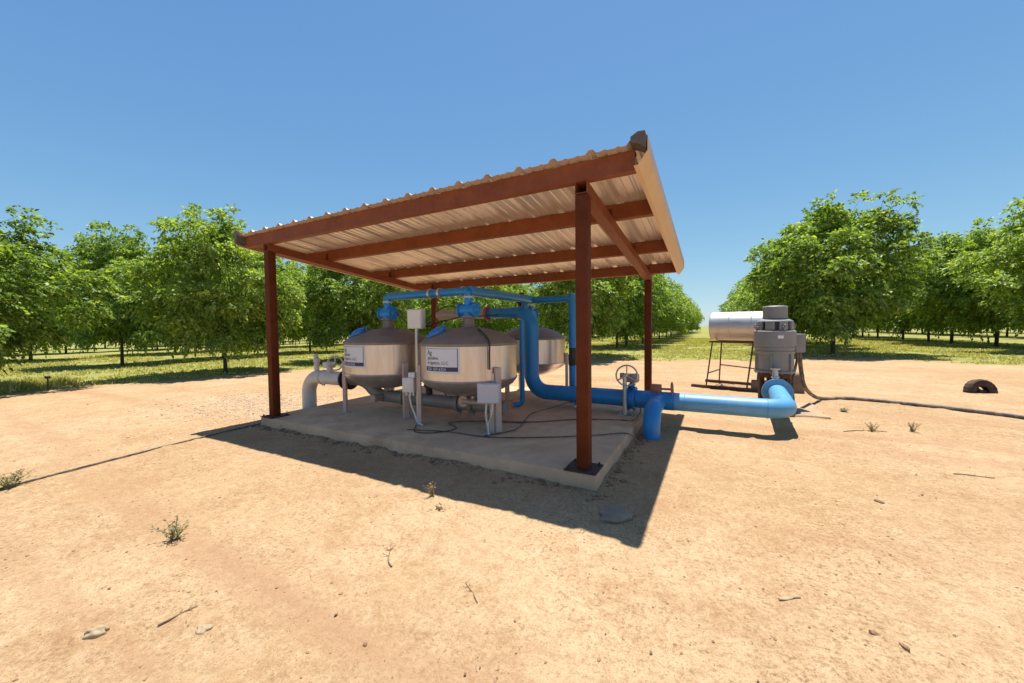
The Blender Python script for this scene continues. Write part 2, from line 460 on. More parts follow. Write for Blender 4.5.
def ground_material():
    m = bpy.data.materials.new('dry_dirt_and_orchard_floor')
    m.use_nodes = True
    n, l = m.node_tree.nodes, m.node_tree.links
    p = n['Principled BSDF']
    tc = n.new('ShaderNodeTexCoord')
    def noise(s, d=8, r=.65, dist=0, vec=None):
        q = n.new('ShaderNodeTexNoise')
        q.inputs['Scale'].default_value = s; q.inputs['Detail'].default_value = d
        q.inputs['Roughness'].default_value = r; q.inputs['Distortion'].default_value = dist
        l.new(vec or tc.outputs['Object'], q.inputs['Vector'])
        return q.outputs[0]
    def rng(v, a, b, c=0, d=1):
        q = n.new('ShaderNodeMapRange')
        q.inputs[1].default_value, q.inputs[2].default_value, q.inputs[3].default_value, q.inputs[4].default_value = a, b, c, d
        l.new(v, q.inputs[0]); return q.outputs[0]
    def mix(f, a, b):
        q = n.new('ShaderNodeMix'); q.data_type = 'RGBA'
        if hasattr(f, 'links'): l.new(f, q.inputs[0])
        else: q.inputs[0].default_value = f
        for s, k in ((a, 6), (b, 7)):
            if hasattr(s, 'links'): l.new(s, q.inputs[k])
            else: q.inputs[k].default_value = (*s, 1)
        return q.outputs[2]
    big, mid, fine, grit, grain = noise(.35, 6), noise(2.2, 8, .7), noise(11, 8, .75), noise(42, 6, .8), noise(120, 3, .7)
    dirt = mix(rng(big, .40, .62), (0.435, 0.278, 0.141), (0.526, 0.354, 0.198))
    dirt = mix(rng(mid, .47, .70, 0, .8), dirt, (0.367, 0.213, 0.099))
    dirt = mix(rng(fine, .49, .66, 0, .55), dirt, (0.311, 0.181, 0.090))
    dirt = mix(rng(fine, .48, .34, 0, .4), dirt, (0.599, 0.438, 0.269))
    pg = n.new('ShaderNodeMath'); pg.operation = 'MULTIPLY'
    l.new(rng(grit, .52, .62, 0, .90), pg.inputs[0]); l.new(rng(noise(.9, 6, .7), .36, .60, .25, 1), pg.inputs[1])
    dirt = mix(pg.outputs[0], dirt, (0.209, 0.120, 0.058))
    dirt = mix(rng(grit, .46, .36, 0, .35), dirt, (0.633, 0.478, 0.303))
    dirt = mix(rng(grain, .53, .64, 0, .6), dirt, (0.227, 0.131, 0.067))
    # wheel tracks along the farm road that runs past the slab
    mpt = n.new('ShaderNodeMapping'); mpt.inputs['Scale'].default_value = (.07, 1.3, 1); mpt.inputs['Rotation'].default_value = (0, 0, R(-28))
    l.new(tc.outputs['Object'], mpt.inputs[0])
    trk = noise(1.0, 5, .6, .4, mpt.outputs[0])
    dirt = mix(rng(trk, .50, .66, 0, .65), dirt, (0.360, 0.204, 0.106))
    gcol = mix(rng(noise(.5, 6), .35, .68), (0.19, 0.205, 0.042), (0.33, 0.29, 0.10))
    gcol = mix(rng(noise(4, 8, .75), .5, .72, 0, .7), gcol, (0.38, 0.30, 0.14))
    gcol = mix(rng(noise(26, 6, .8), .52, .70, 0, .6), gcol, (0.10, 0.13, 0.026))
    ga = n.new('ShaderNodeAttribute'); ga.attribute_name = 'grass'
    ad = n.new('ShaderNodeMath'); ad.operation = 'ADD'
    l.new(ga.outputs['Fac'], ad.inputs[0]); l.new(rng(noise(5, 8, .75), .3, .7, -.35, .35), ad.inputs[1])
    col = mix(rng(ad.outputs[0], .3, .75), dirt, gcol)
    l.new(col, p.inputs['Base Color'])
    p.inputs['Roughness'].default_value = 1.0
    p.inputs['Specular IOR Level'].default_value = 0.1
    hs = n.new('ShaderNodeMath'); hs.operation = 'MULTIPLY_ADD'
    hs.inputs[1].default_value = .5
    l.new(grit, hs.inputs[0]); l.new(fine, hs.inputs[2])
    b = n.new('ShaderNodeBump'); b.inputs['Strength'].default_value = .6; b.inputs['Distance'].default_value = .035
    l.new(hs.outputs[0], b.inputs['Height']); l.new(b.outputs[0], p.inputs['Normal'])
    return m
go = link('ground', gme, ground_material(), sharp=0)
gme.polygons.foreach_set('use_smooth', [True] * len(gme.polygons))
setp(go, 'dry tan dirt yard running out to the mown orchard floor', 'ground', kind='structure')

def gz(x, y):
    return float(ground_z(np.array([float(x)]), np.array([float(y)]))[0])

# ------------------------------------------------------------------ slab
def ragged_slab(name, x0, x1, y0, y1, z0, z1, m, seed, amp=.012, step=.09):
    bm = bmesh.new()
    rn = random.Random(seed)
    per = []
    def run(a, b):
        d = (Vector(b) - Vector(a)); k = max(2, int(d.length / step))
        for i in range(k): per.append(Vector(a) + d * i / k)
    run((x0, y0, 0), (x1, y0, 0)); run((x1, y0, 0), (x1, y1, 0)); run((x1, y1, 0), (x0, y1, 0)); run((x0, y1, 0), (x0, y0, 0))
    cx, cy = (x0 + x1) / 2, (y0 + y1) / 2
    off = 0; rings = [[], [], []]
    for p in per:
        off = off * .7 + rn.uniform(-amp, amp) * .6
        d = Vector((p.x - cx, p.y - cy, 0)).normalized()
        q = p + d * off
        rings[0].append(bm.verts.new((q.x + d.x * .01, q.y + d.y * .01, z0)))
        rings[1].append(bm.verts.new((q.x, q.y, z1 - .014 + rn.uniform(-.004, .004))))
        rings[2].append(bm.verts.new((q.x - d.x * .016, q.y - d.y * .016, z1)))
    n = len(per)
    for a, b in zip(rings, rings[1:]):
        for k in range(n): bm.faces.new((a[k], a[(k + 1) % n], b[(k + 1) % n], b[k]))
    bm.faces.new(rings[2])
    me = bpy.data.meshes.new(name); bm.to_mesh(me); bm.free()
    return link(name, me, m, None, 50)
SZ = 0.12
setp(ragged_slab('concrete_slab', -4.53, 0.125, -0.115, 3.75, -.12, SZ, M['concrete'], 3), 'long brown-grey concrete slab with rough edges under the shelter', 'slab', kind='structure')
setp(ragged_slab('pump_footing', 1.35, 2.35, 3.55, 4.65, -.12, .03, M['footing'], 5, .05), 'small pale concrete footing under the pump', 'slab', kind='structure')

# ------------------------------------------------------------------ shelter
W, D, SL = 4.39, 3.42, -0.0972
zp = lambda y: 2.47 + SL * y            # underside of the purlins
XR, XL = 0.485, -4.95
sh = thing('metal_shelter', 'open red-brown steel shelter with ribbed sloping sheet metal roof on four posts', 'shelter', (-W / 2, D / 2, SZ))
for x, y in ((0, 0), (-W, 0), (0, D), (-W, D)):
    q = MB().box(x - .052, x + .052, y - .052, y + .052, SZ + .012, zp(y) - .102, .008, seg=2).build('post', M['post_steel'], sh)
    b = MB()
    b.box(x - .14, x + .13, y - .12, y + .13, SZ + .001, SZ + .013, .002)
    for sx in (-.11, .1):
        for sy in (-.09, .1):
            b.cyl((x + sx, y + sy, SZ + .01), (x + sx, y + sy, SZ + .035), .011, 6)
    b.build('base_plate', M['plate'], q)
for x in (0, -W):
    # square tube with an open front end
    t, hh = .004, .1
    y0, y1 = -.055, D + .06
    b = MB()
    nrm = Vector((0, -SL, 1)).normalized()
    outer = [(-.05, -hh), (.05, -hh), (.05, -.001), (-.05, -.001)]
    inner = [(-.045, -hh + .005), (.045, -hh + .005), (.045, -.006), (-.045, -.006)]
    ring = []
    for yy in (y0, y1):
        ring.append([[b.bm.verts.new((x + u, yy, zp(yy) + v)) for u, v in pl] for pl in (outer, inner)])
    for pl in (0, 1):
        for k in range(4):
            b.bm.faces.new((ring[0][pl][k], ring[0][pl][(k + 1) % 4], ring[1][pl][(k + 1) % 4], ring[1][pl][k]))
    for e in (0, 1):
        for k in range(4):
            b.bm.faces.new((ring[e][0][k], ring[e][0][(k + 1) % 4], ring[e][1][(k + 1) % 4], ring[e][1][k]))
    b.build('rafter', M['red_steel'], sh)
PUR = (-.02, .90, 2.20, 3.40)
for i, y in enumerate(PUR):
    z0 = zp(y) + .001
    xa, xb = XL + .09, XR - .066
    c = [(0, 0), (.062, 0), (.062, .02), (.058, .02), (.058, .004), (.004, .004), (.004, .144), (.058, .144), (.058, .128), (.062, .128), (.062, .148), (0, .148)]
    MB().prism(c, (xa, y - .03, z0), (xb, y - .03, z0), (0, 1, SL), (0, 0, 1)).build('purlin', M['red_steel'], sh, 25)
# ribbed sheet
RS, RX0 = .3126, .1003
YF, YB = -.125, 3.52
prof = []
k = 0
x = XR
ribs = [RX0 + RS] + [RX0 - RS * i for i in range(17)]
pts = [(XR, 0)]
for rx in ribs:
    if rx - .05 < XL or rx + .03 > XR: continue
    for u, v in ((.044, 0), (.017, .030), (-.017, .030), (-.044, 0)):
        pts.append((rx + u, v))
    for mu in (-.104, -.208):
        if rx + mu - .02 > XL:
            for u, v in ((.020, 0), (.009, .007), (-.009, .007), (-.020, 0)): pts.append((rx + mu + u, v))
pts.append((XL, 0))
b = MB()
bmv = []
NY = 14
for j in range(NY + 1):
    yy = YF + (YB - YF) * j / NY
    row = []
    for top in (0, .0016):
        row.append([b.bm.verts.new((u, yy, zp(yy) + .152 + v + top)) for u, v in pts])
    bmv.append(row)
for j in range(NY):
    for s in (0, 1):
        a, c_ = bmv[j][s], bmv[j + 1][s]
        for i in range(len(pts) - 1): b.bm.faces.new((a[i], a[i + 1], c_[i + 1], c_[i]))
for j in (0, NY):
    a, c_ = bmv[j]
    for i in range(len(pts) - 1): b.bm.faces.new((a[i], a[i + 1], c_[i + 1], c_[i]))
# screws: on the ribs over each purlin and their tips underneath
nf = len(b.bm.faces)
for y in PUR:
    for rx in ribs:
        if rx - .05 < XL or rx + .03 > XR: continue
        for off in (.05, -.05):
            z = zp(y) + .154
            b.cyl((rx + off, y + .005, z), (rx + off, y + .005, z + .012), .009, 6)
    for rx in ribs[1:]:
        z = zp(y)
        b.cyl((rx - .05, y + .045, z + .10), (rx - .05, y + .045, z + .152), .0035, 5)
        b.flange((rx - .05, y + .045, z + .146), (0, 0, 1), .010, .004, 8)
b.bm.faces.ensure_lookup_table()
for f in b.bm.faces[nf:]: f.material_index = 1
rf = b.build('roof_sheet', [M['roof'], M['galv']], sh, 20)
# rake trims: folded channels closing both roof ends
for sgn, xe in ((1, XR), (-1, XL)):
    b = MB()
    pr = [(-.075, .196), (.036, .196), (.036, .085), (-.030, -.006), (-.062, -.006), (-.062, -.003), (-.031, -.003), (.033, .087), (.033, .193), (-.075, .193)]
    pr = [(u * sgn, v) for u, v in pr]
    b.prism(pr, (xe, YF + .0, zp(YF)), (xe, YB + .02, zp(YB + .02)), (1, 0, 0), (0, 0, 1))
    tr = b.build('rake_trim', M['trim'], sh, 25)
    # crumpled end cap at the front corner
    b = MB()
    q = [(-.082, .199), (-.03, .226), (.02, .222), (.03, .17), (.022, .10), (-.01, .13), (-.05, .15), (-.082, .16)]
    if sgn < 0: q = [(-.06, .205), (.0, .212), (.02, .20), (.02, .05), (.0, .03), (-.035, .06), (-.05, .15)]
    q = [(u * sgn, v) for u, v in q]
    b.prism(q, (xe, YF - .02, zp(YF)), (xe, YF + .10, zp(YF + .10)), (1, 0, 0), (0, 0, 1))
    b.build('end_cap', M['trim_dark'], tr, 25)
# bolted angle clips where the purlins sit on the rafters
for y in PUR[1:]:
    for x in (0, -W):
        z = zp(y)
        b = MB()
        b.box(x - .03, x + .03, y - .036, y - .0315, z + .003, z + .11, .001)
        b.box(x - .03, x + .03, y - .10, y - .036, z + .001, z + .006, .001)
        for dz in (.04, .085): b.cyl((x, y - .045, z + dz), (x, y - .030, z + dz), .009, 6)
        b.build('purlin_clip', M['post_steel'], sh)

# ------------------------------------------------------------------ lettering
def text_mesh(s, size, align='LEFT'):
    cu = bpy.data.curves.new('lettering', 'FONT')
    cu.body = s; cu.size = size; cu.align_x = align
    cu.resolution_u = 3
    o = bpy.data.objects.new('lettering', cu)
    C.objects.link(o)
    dg = bpy.context.evaluated_depsgraph_get()
    me = bpy.data.meshes.new_from_object(o.evaluated_get(dg))
    bpy.data.objects.remove(o)
    return me

def make_sticker(cx, cy, r, a0, a1, z0, z1, parent):
    """printed sheet bent round a tank; u runs from angle a0 (left) to a1"""
    bm = bmesh.new()
    wid = (a1 - a0) * r
    P = lambda u, v, d: Vector((cx + (r + d) * math.cos(a0 + u / r), cy + (r + d) * math.sin(a0 + u / r), z0 + v))
    H = z1 - z0
    def patch(u0, u1, v0, v1, d, mi):
        n = 14
        lo = [bm.verts.new(P(u0 + (u1 - u0) * k / n, v0, d)) for k in range(n + 1)]
        hi = [bm.verts.new(P(u0 + (u1 - u0) * k / n, v1, d)) for k in range(n + 1)]
        for k in range(n):
            f = bm.faces.new((lo[k], lo[k + 1], hi[k + 1], hi[k])); f.material_index = mi
    patch(0, wid, 0, H, .002, 0)
    g = .02
    patch(g, wid - g, H - g - .004, H - g, .003, 2)
    patch(wid - g - .008, wid - g, .03, H - g - .004, .003, 2)
    patch(g, wid - g, .026, .075, .0032, 2)
    def text(s, size, u, v, mi, bold=0):
        me = text_mesh(s, size)
        n0 = len(bm.verts); f0 = len(bm.faces)
        bm.from_mesh(me)
        bm.verts.ensure_lookup_table(); bm.faces.ensure_lookup_table()
        for q in bm.verts[n0:]:
            q.co = P(u + q.co.x, v + q.co.y, .0042)
        for q in bm.faces[f0:]: q.material_index = mi
        bpy.data.meshes.remove(me)
    text('Ag', .075, .045, H - .092, 1)
    text('pipeline', .056, .05, H - .145, 1)
    text('irrigation, LLC', .052, .05, H - .197, 1)
    text('520  507-6324', .046, .05, .034, 0)
    me = bpy.data.meshes.new('sticker'); bm.to_mesh(me); bm.free()
    return link('sticker', me, [M['white'], M['ink'], M['bar']], parent, 0)

# ------------------------------------------------------------------ filter tanks
RT = 0.59
def make_tank(cx, cy, label, valve_dir, sticker=None, hatch=None, legs=(214.5, 335.0, 95.0)):
    t = thing('filter_tank', label, 'tank', (cx, cy, SZ), 'sand filter tanks under the shelter')
    b = MB()
    b.lathe([(RT, .70), (RT, 1.125)], (cx, cy), 72)
    for a in (-38, 98, 200):
        b.tube([(cx + RT * math.cos(R(a)), cy + RT * math.sin(R(a)), .705), (cx + RT * math.cos(R(a)), cy + RT * math.sin(R(a)), 1.10)], .004, 6)
    b.build('shell', M['tank'], t, 25)
    b = MB()
    b.lathe([(RT + .004, 1.10), (RT + .014, 1.105), (RT + .014, 1.128), (RT + .002, 1.140), (.55, 1.172), (.49, 1.209), (.41, 1.246), (.31, 1.279), (.20, 1.303), (.10, 1.315), (0, 1.317)], (cx, cy), 72)
    b.build('lid', M['lid'], t, 25)
    b = MB()
    b.lathe([(RT + .002, .715), (RT + .010, .705), (RT + .006, .69), (.55, .63), (.44, .565), (.30, .51), (.15, .475), (.07, .465), (.07, .40), (0, .40)], (cx, cy), 72)
    b.build('bottom_cone', M['tank'], t, 25)
    for a in legs:
        ca, sa = math.cos(R(a)), math.sin(R(a))
        mx = Matrix.Translation((cx + ca * (RT + .022), cy + sa * (RT + .022), 0)) @ Matrix.Rotation(R(a), 4, 'Z')
        b = MB()
        b.box(-.018, .030, -.036, .036, SZ + .01, .86, .005, mx)
        b.box(-.05, .06, -.06, .06, SZ + .001, SZ + .011, .002, mx)
        b.build('leg', M['leg'], t)
    if hatch is not None:
        a = R(hatch)
        c = Vector((cx + .40 * math.cos(a), cy + .40 * math.sin(a), 1.252))
        nrm = Vector((.5 * math.cos(a), .5 * math.sin(a), .85)).normalized()
        b = MB()
        b.cyl(c - nrm * .05, c + nrm * .01, .115, 32)
        b.flange(c + nrm * .02, nrm, .135, .02, 32, 8, .008)
        b.cyl(c + nrm * .03, c + nrm * .055, .10, 32, .055)
        b.build('hatch', M['blue_bright'], t)
    # top neck and three-way valve body
    vx, vy = valve_dir
    b = MB()
    b.lathe([(.11, 1.305), (.085, 1.325), (.070, 1.43), (.098, 1.435), (.098, 1.457), (.06, 1.457)], (cx, cy), 32, False, True)
    nk = b.build('neck', M['lid'], t)
    b = MB()
    b.cyl((cx - vx * .115, cy - vy * .115, 1.53), (cx + vx * .115, cy + vy * .115, 1.53), .078, 32)
    b.cyl((cx, cy, 1.458), (cx, cy, 1.53), .07, 28)
    for s in (-1, 1):
        b.flange((cx + s * vx * .11, cy + s * vy * .11, 1.53), (vx, vy, 0), .094, .018, 28, 8, .006)
        b.cyl((cx + s * vx * .118, cy + s * vy * .118, 1.53), (cx + s * vx * .14, cy + s * vy * .14, 1.53), .05, 24, .03)
    b.cyl((cx, cy, 1.56), (cx, cy, 1.685), .052, 24)
    v = b.build('valve_body', M['blue_bright'], t)
    MB().flange((cx, cy, 1.69), (0, 0, 1), .07, .02, 24, 6, .006).build('valve_collar', M['galv'], v)
    if sticker:
        make_sticker(cx, cy, RT, R(sticker[0]), R(sticker[1]), .80, 1.10, t)
    return t
T1, T2, T3 = (-3.19, .94), (-1.75, .88), (-1.89, 2.99)
make_tank(*T1, 'steel sand filter tank farthest left with white sticker, beside the cream pipe elbow', (1, 0), (-120.5, -73.5), 236)
make_tank(*T2, 'steel sand filter tank nearest the camera, with white sticker and a dark strap', (1, 0), (-112.5, -65.5), 232)
make_tank(*T3, 'rear steel filter tank half hidden behind the thick blue riser pipe', (0, 1), None, None, (15.0, 135.0, 255.0))
# dark cable strap running down the near tank
a = R(-34)
ca, sa = math.cos(a), math.sin(a)
pp = [(T2[0] + .30 * ca, T2[1] + .30 * sa, 1.295), (T2[0] + .47 * ca, T2[1] + .47 * sa, 1.235), (T2[0] + .605 * ca, T2[1] + .605 * sa, 1.15), (T2[0] + .612 * ca, T2[1] + .612 * sa, 1.0), (T2[0] + .612 * ca, T2[1] + .612 * sa, .84)]
setp(MB().tube(spline(pp, 6), .009, 8).build('cable', M['black']), 'thin black cable running down the side of the near tank', 'cable')

# ------------------------------------------------------------------ main blue pipe
YM, ZM, RM = 2.25, .325, .113
XRI = -1.535
pipe = thing('blue_pipeline', 'thick blue steel pipe rising beside the tanks and running along the ground to the pump', 'pipe', (XRI, YM, SZ))
z_up = 1.54
b = MB()
# reducing elbow from the manifold into the riser
path = fillet([(XRI - .74, YM - .02, z_up), (XRI, YM, z_up), (XRI, YM, .95)], .24, 10)
rad = []
for p in path:
    d = (Vector(p) - Vector(path[0])).length
    rad.append(.08 if d < .45 else min(RM, .08 + (d - .45) * .14))
b.tube(path, rad, 28)
b.build('reducing_elbow', M['blue'], pipe)
b = MB()
b.tube(fillet([(XRI, YM, .951), (XRI, YM, ZM), (-.08, YM, ZM)], .26, 12), RM, 32)
b.ring((XRI, YM, .95), (0, 0, 1), RM, .004, 32, 6)
for xx in (-1.05, -.55): b.ring((xx, YM, ZM), (1, 0, 0), RM, .0045, 32, 6)
b.build('riser_bend', M['blue'], pipe)
for xx in (-.075, .005):
    MB().flange((xx, YM, ZM), (1, 0, 0), .165, .022, 32, 8, .010).build('flange', M['blue'], pipe)
# butterfly valve between the flanges
b = MB()
b.flange((-.035, YM, ZM), (1, 0, 0), .14, .05, 28)
b.cyl((-.035, YM, ZM + .12), (-.035, YM, .60), .03, 16)
b.box(-.075, .005, YM - .05, YM + .05, .50, .525, .004)
bv = b.build('butterfly_valve', M['blue'], pipe)
b = MB()
b.box(-.15, .055, YM - .07, YM + .06, .55, .66, .018, seg=2)
b.cyl((.03, YM - .07, .64), (.03, YM - .11, .64), .04, 16)
b.cyl((-.14, YM, .63), (-.19, YM, .63), .04, 16)
b.build('gearbox', M['tan_pipe'], bv)
b = MB()
hw = Vector((-.07, YM - .17, .655))
b.ring(hw, (0.15, -1, 0), .135, .011, 40, 8)
for k in range(3):
    an = R(90 + 120 * k)
    b.cyl(hw, hw + Vector((math.cos(an) * .13, 0, math.sin(an) * .13)), .009, 8)
b.cyl(hw + Vector((0, -.02, 0)), hw + Vector((0, .10, 0)), .018, 12)
b.build('handwheel', M['galv'], bv)
# tee with the branch that turns down into the ground
b = MB()
b.tube([(.012, YM, ZM), (.50, YM, ZM)], RM + .004, 32)
b.tube(fillet([(.31, YM, ZM), (.31, YM - .67, ZM), (.31, YM - .67, -.1)], .2, 12), .098, 32)
b.ring((.31, YM - .40, ZM), (0, 1, 0), .098, .005, 32, 6)
b.build('branch_tee', M['blue'], pipe)
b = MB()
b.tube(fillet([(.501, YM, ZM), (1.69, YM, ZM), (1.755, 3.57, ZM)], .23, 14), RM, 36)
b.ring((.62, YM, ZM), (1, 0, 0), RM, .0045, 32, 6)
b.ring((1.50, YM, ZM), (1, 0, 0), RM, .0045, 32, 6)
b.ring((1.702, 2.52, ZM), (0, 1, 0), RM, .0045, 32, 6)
b.build('pump_run', M['blue_sunlit'], pipe)
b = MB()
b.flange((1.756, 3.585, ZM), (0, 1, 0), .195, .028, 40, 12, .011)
b.build('end_flange', M['blue_sunlit'], pipe)
# small red gate valve on top of the tee
b = MB()
b.cyl((.27, YM, ZM + .06), (.27, YM, ZM + .20), .035, 16)
b.box(.21, .34, YM - .05, YM + .05, ZM + .10, ZM + .21, .012, seg=2)
b.cyl((.34, YM, ZM + .155), (.48, YM, ZM + .155), .014, 10)
gvv = b.build('gate_valve', M['redpaint'], pipe)
b = MB()
b.ring((.47, YM, ZM + .155), (1, 0, .05), .085, .011, 28, 8)
for k in range(4):
    an = R(45 + 90 * k)
    b.cyl((.47, YM, ZM + .155), (.47, YM + .08 * math.cos(an), ZM + .155 + .08 * math.sin(an)), .008, 6)
b.build('handwheel', M['redpaint'], gvv)
# drain leg under the run with a white plug
b = MB()
b.cyl((-.80, YM - .02, ZM - .10), (-.80, YM - .02, SZ + .025), .045, 20)
dl = b.build('drain_leg', M['blue'], pipe)
b = MB()
b.cyl((-.80, YM - .06, SZ + .045), (-.80, YM - .10, SZ + .045), .022, 12, .016)
b.build('drain_plug', M['white'], dl)
# support stand of the butterfly valve
b = MB()
b.cyl((-.10, YM - .15, SZ), (-.10, YM - .15, .66), .028, 16)
b.box(-.19, .0, YM - .24, YM - .07, SZ + .001, SZ + .012, .002)
b.build('valve_stand', M['galv'], pipe)
# feed manifold over the tanks (bare steel) joined by a flange
b = MB()
b.tube([(T1[0] - .12, YM - .03, z_up + .0), (XRI - .79, YM - .03, z_up)], .078, 28)
b.build('feed_manifold', M['tan_pipe'], pipe)
b = MB()
b.flange((XRI - .765, YM - .025, z_up), (1, 0, 0), .115, .036, 28, 8, .008)
b.build('manifold_flange', M['redpaint'], pipe)

# ------------------------------------------------------------------ backwash pipe
ZB, RB = 1.765, .055
bw = thing('backwash_pipe', 'thin blue pipe linking the valve tops and dropping down behind the red post', 'pipe', (-1.02, 2.62, SZ))
b = MB()
b.tube(fillet([(T1[0], T1[1], 1.702), (T1[0], T1[1], ZB), (T2[0] - .55, .91, ZB)], .05, 6), .055, 20)
b.build('left_run', M['blue'], bw)
b = MB()
b.tube([(T2[0] - .549, .91, ZB), (T2[0] + .02, .88, ZB)], .052, 20)
b.cyl((T2[0], T2[1], 1.702), (T2[0], T2[1], ZB), .05, 20)
b.build('middle_run', M['blue'], bw)
for xx in (T2[0] - .62, T2[0] - .46, T2[0] - .09):
    MB().flange((xx, .905, ZB), (1, 0, 0), .066, .035, 24).build('coupling', M['galv'], bw)
b = MB()
b.tube([(T2[0] + .02, .88, ZB), (T2[0] + .02, 2.72, ZB)], RB + .006, 20)
b.build('cross_run', M['blue'], bw)
b = MB()
b.cyl((T3[0] - .06, 2.75, 1.66), (T3[0] - .06, 2.75, 1.86), .06, 16)
b.cyl((T3[0] - .06, 2.75, 1.86), (T3[0] - .06, 2.75, 1.90), .04, 16)
b.box(T3[0] - .13, T3[0] + .03, 2.69, 2.81, 1.71, 1.80, .01)
b.build('check_valve', M['dark'], bw)
b = MB()
b.tube(fillet([(T3[0] + .04, 2.66, 1.58), (T3[0] + .04, 2.66, ZB - .01), (-1.02, 2.66, ZB - .01), (-1.02, 2.66, SZ)], .06, 6), RB, 20)
b.cyl((-1.02, 2.66, ZB - .05), (-1.02, 2.66, ZB + .06), .052, 20)
b.build('drop_run', M['blue'], bw)
MB().cyl((-1.02, 2.66, .70), (-1.02, 2.66, .98), .056, 20).build('sleeve', M['dark'], bw)
# slim dark-blue standpipe to the left of the riser
sp = thing('standpipe', 'slim dark blue standpipe just left of the thick riser', 'pipe', (-1.50, 1.93, SZ))
b = MB()
b.tube(fillet([(-1.54, 1.93, 1.42), (-1.54, 1.93, SZ + .06), (-1.66, 1.86, SZ + .05)], .06, 6), .036, 18)
b.build('pipe_body', M['blue'], sp)
MB().flange((-1.54, 1.93, .75), (0, 0, 1), .048, .05, 18).build('collar', M['blue'], sp)

# ------------------------------------------------------------------ outlet line
ol = thing('outlet_pipe', 'pale outlet pipe bending out of the gravel and running under the tanks', 'pipe', (-4.83, .77, 0))
b = MB()
b.tube(fillet([(-4.83, .80, -.15), (-4.83, .80, .565), (-3.93, .80, .56)], .27, 14), .105, 32)
b.ring((-4.46, .80, .562), (1, 0, 0), .105, .014, 32, 6)
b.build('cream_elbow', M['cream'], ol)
b = MB()
b.flange((-3.92, .80, .56), (1, 0, 0), .15, .03, 28, 8, .009)
b.flange((-3.84, .80, .56), (1, 0, 0), .15, .03, 28, 8, .009)
b.flange((-3.88, .80, .56), (1, 0, 0), .12, .05, 28)
b.build('wafer_valve', M['dark'], ol)
b = MB()
b.tube(fillet([(-3.825, .80, .56), (-3.55, .84, .56), (-3.40, .90, .345), (-3.1, .90, .345), (-1.93, .90, .345)], .16, 8), .085, 28)
b.tube([(-1.93, .90, .345), (-1.25, .90, .345)], .078, 28)
for q in (T1, T2): b.cyl((q[0], .91, .34), (q[0], .91, .46), .055, 20)
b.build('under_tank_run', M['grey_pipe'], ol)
for xx in (-2.86, -1.93, -1.72):
    b = MB()
    b.flange((xx, .90, .345), (1, 0, 0), .108, .045, 28)
    b.box(xx - .022, xx + .022, .88, .92, .45, .48, .004)
    b.box(xx - .022, xx + .022, .88, .92, .21, .24, .004)
    b.build('coupling', M['grey_pipe'], ol)
b = MB()
b.cyl((-3.22, .80, .345), (-3.22, .66, .345), .05, 16)
b.build('flush_port', M['tan_pipe'], ol)
b = MB()
b.cyl((-1.73, .80, .42), (-1.73, .72, .42), .055, 18)
b.cyl((-1.73, .72, .42), (-1.73, .70, .42), .07, 18)
b.cyl((-1.74, .71, .42), (-1.30, .71, .42), .032, 14)
b.build('flush_port', M['tan_pipe'], ol)
b = MB()
b.cyl((-4.62, .80, .66), (-4.62, .80, .80), .038, 16)
b.cyl((-4.62, .80, .80), (-4.62, .80, .86), .055, 16, .045)
b.cyl((-4.62, .80, .86), (-4.65, .80, .91), .035, 16)
b.build('air_vent', M['cream'], ol)
b = MB()
b.cyl((-4.28, .78, .65), (-4.28, .78, .74), .045, 16)
b.box(-4.38, -4.20, .72, .84, .72, .81, .02, seg=2)
b.cyl((-4.25, .78, .77), (-4.10, .74, .80), .018, 10)
b.cyl((-4.28, .78, .60), (-4.28, .78, .50), .03, 12)
b.cyl((-4.36, .78, .62), (-4.36, .72, .45), .022, 12)
v = b.build('throttle_valve', M['cream'], ol)
b = MB()
c = Vector((-4.09, .735, .80))
b.ring(c, (1, -.5, .12), .105, .012, 32, 8)
for k in range(3):
    an = R(90 + 120 * k)
    d = Vector((.45, .89, 0)).normalized()
    b.cyl(c, c + d * math.cos(an) * .10 + Vector((0, 0, 1)) * math.sin(an) * .10, .008, 6)
b.build('handwheel', M['cream'], v)

# ------------------------------------------------------------------ boxes on posts
bx = thing('controller_box', 'pale grey controller box on a thin conduit pole between the two front tanks', 'control box', (-2.33, .55, SZ))
b = MB()
b.cyl((-2.275, .52, SZ), (-2.275, .52, 1.31), .022, 14)
b.box(-2.315, -2.235, .48, .56, SZ + .001, SZ + .010, .002)
b.build('conduit_pole', M['galv'], bx)
mx = Matrix.Translation((-2.31, .56, 1.425)) @ Matrix.Rotation(R(16), 4, 'Z')
b = MB(); b.box(-.095, .095, -.06, .06, -.12, .12, .008, mx, 2); q = b.build('cabinet', M['box'], bx)
b = MB(); b.box(-.088, .088, -.071, -.0605, -.112, .112, .005, mx); b.box(.072, .083, -.078, -.0715, -.02, .03, .002, mx); b.build('cabinet_door', M['box'], q)
mx = Matrix.Translation((-2.36, .48, .61)) @ Matrix.Rotation(R(20), 4, 'Z')
b = MB(); b.box(-.085, .06, -.05, .04, -.085, .095, .008, mx, 2); b.box(-.01, .075, -.04, .04, .096, .16, .006, mx)
for u in (-.05, .0, .04): b.cyl(mx @ Vector((u, 0, -.08)), mx @ Vector((u, 0, -.13)), .012, 10)
b.build('junction_box', M['box'], bx)
b = MB()
b.tube(spline([(-2.40, .50, .50), (-2.37, .50, .36), (-2.33, .51, .26), (-2.27, .50, .16), (-2.15, .45, SZ + .02)], 6), .012, 8)
b.build('cable_drop', M['box'], bx)

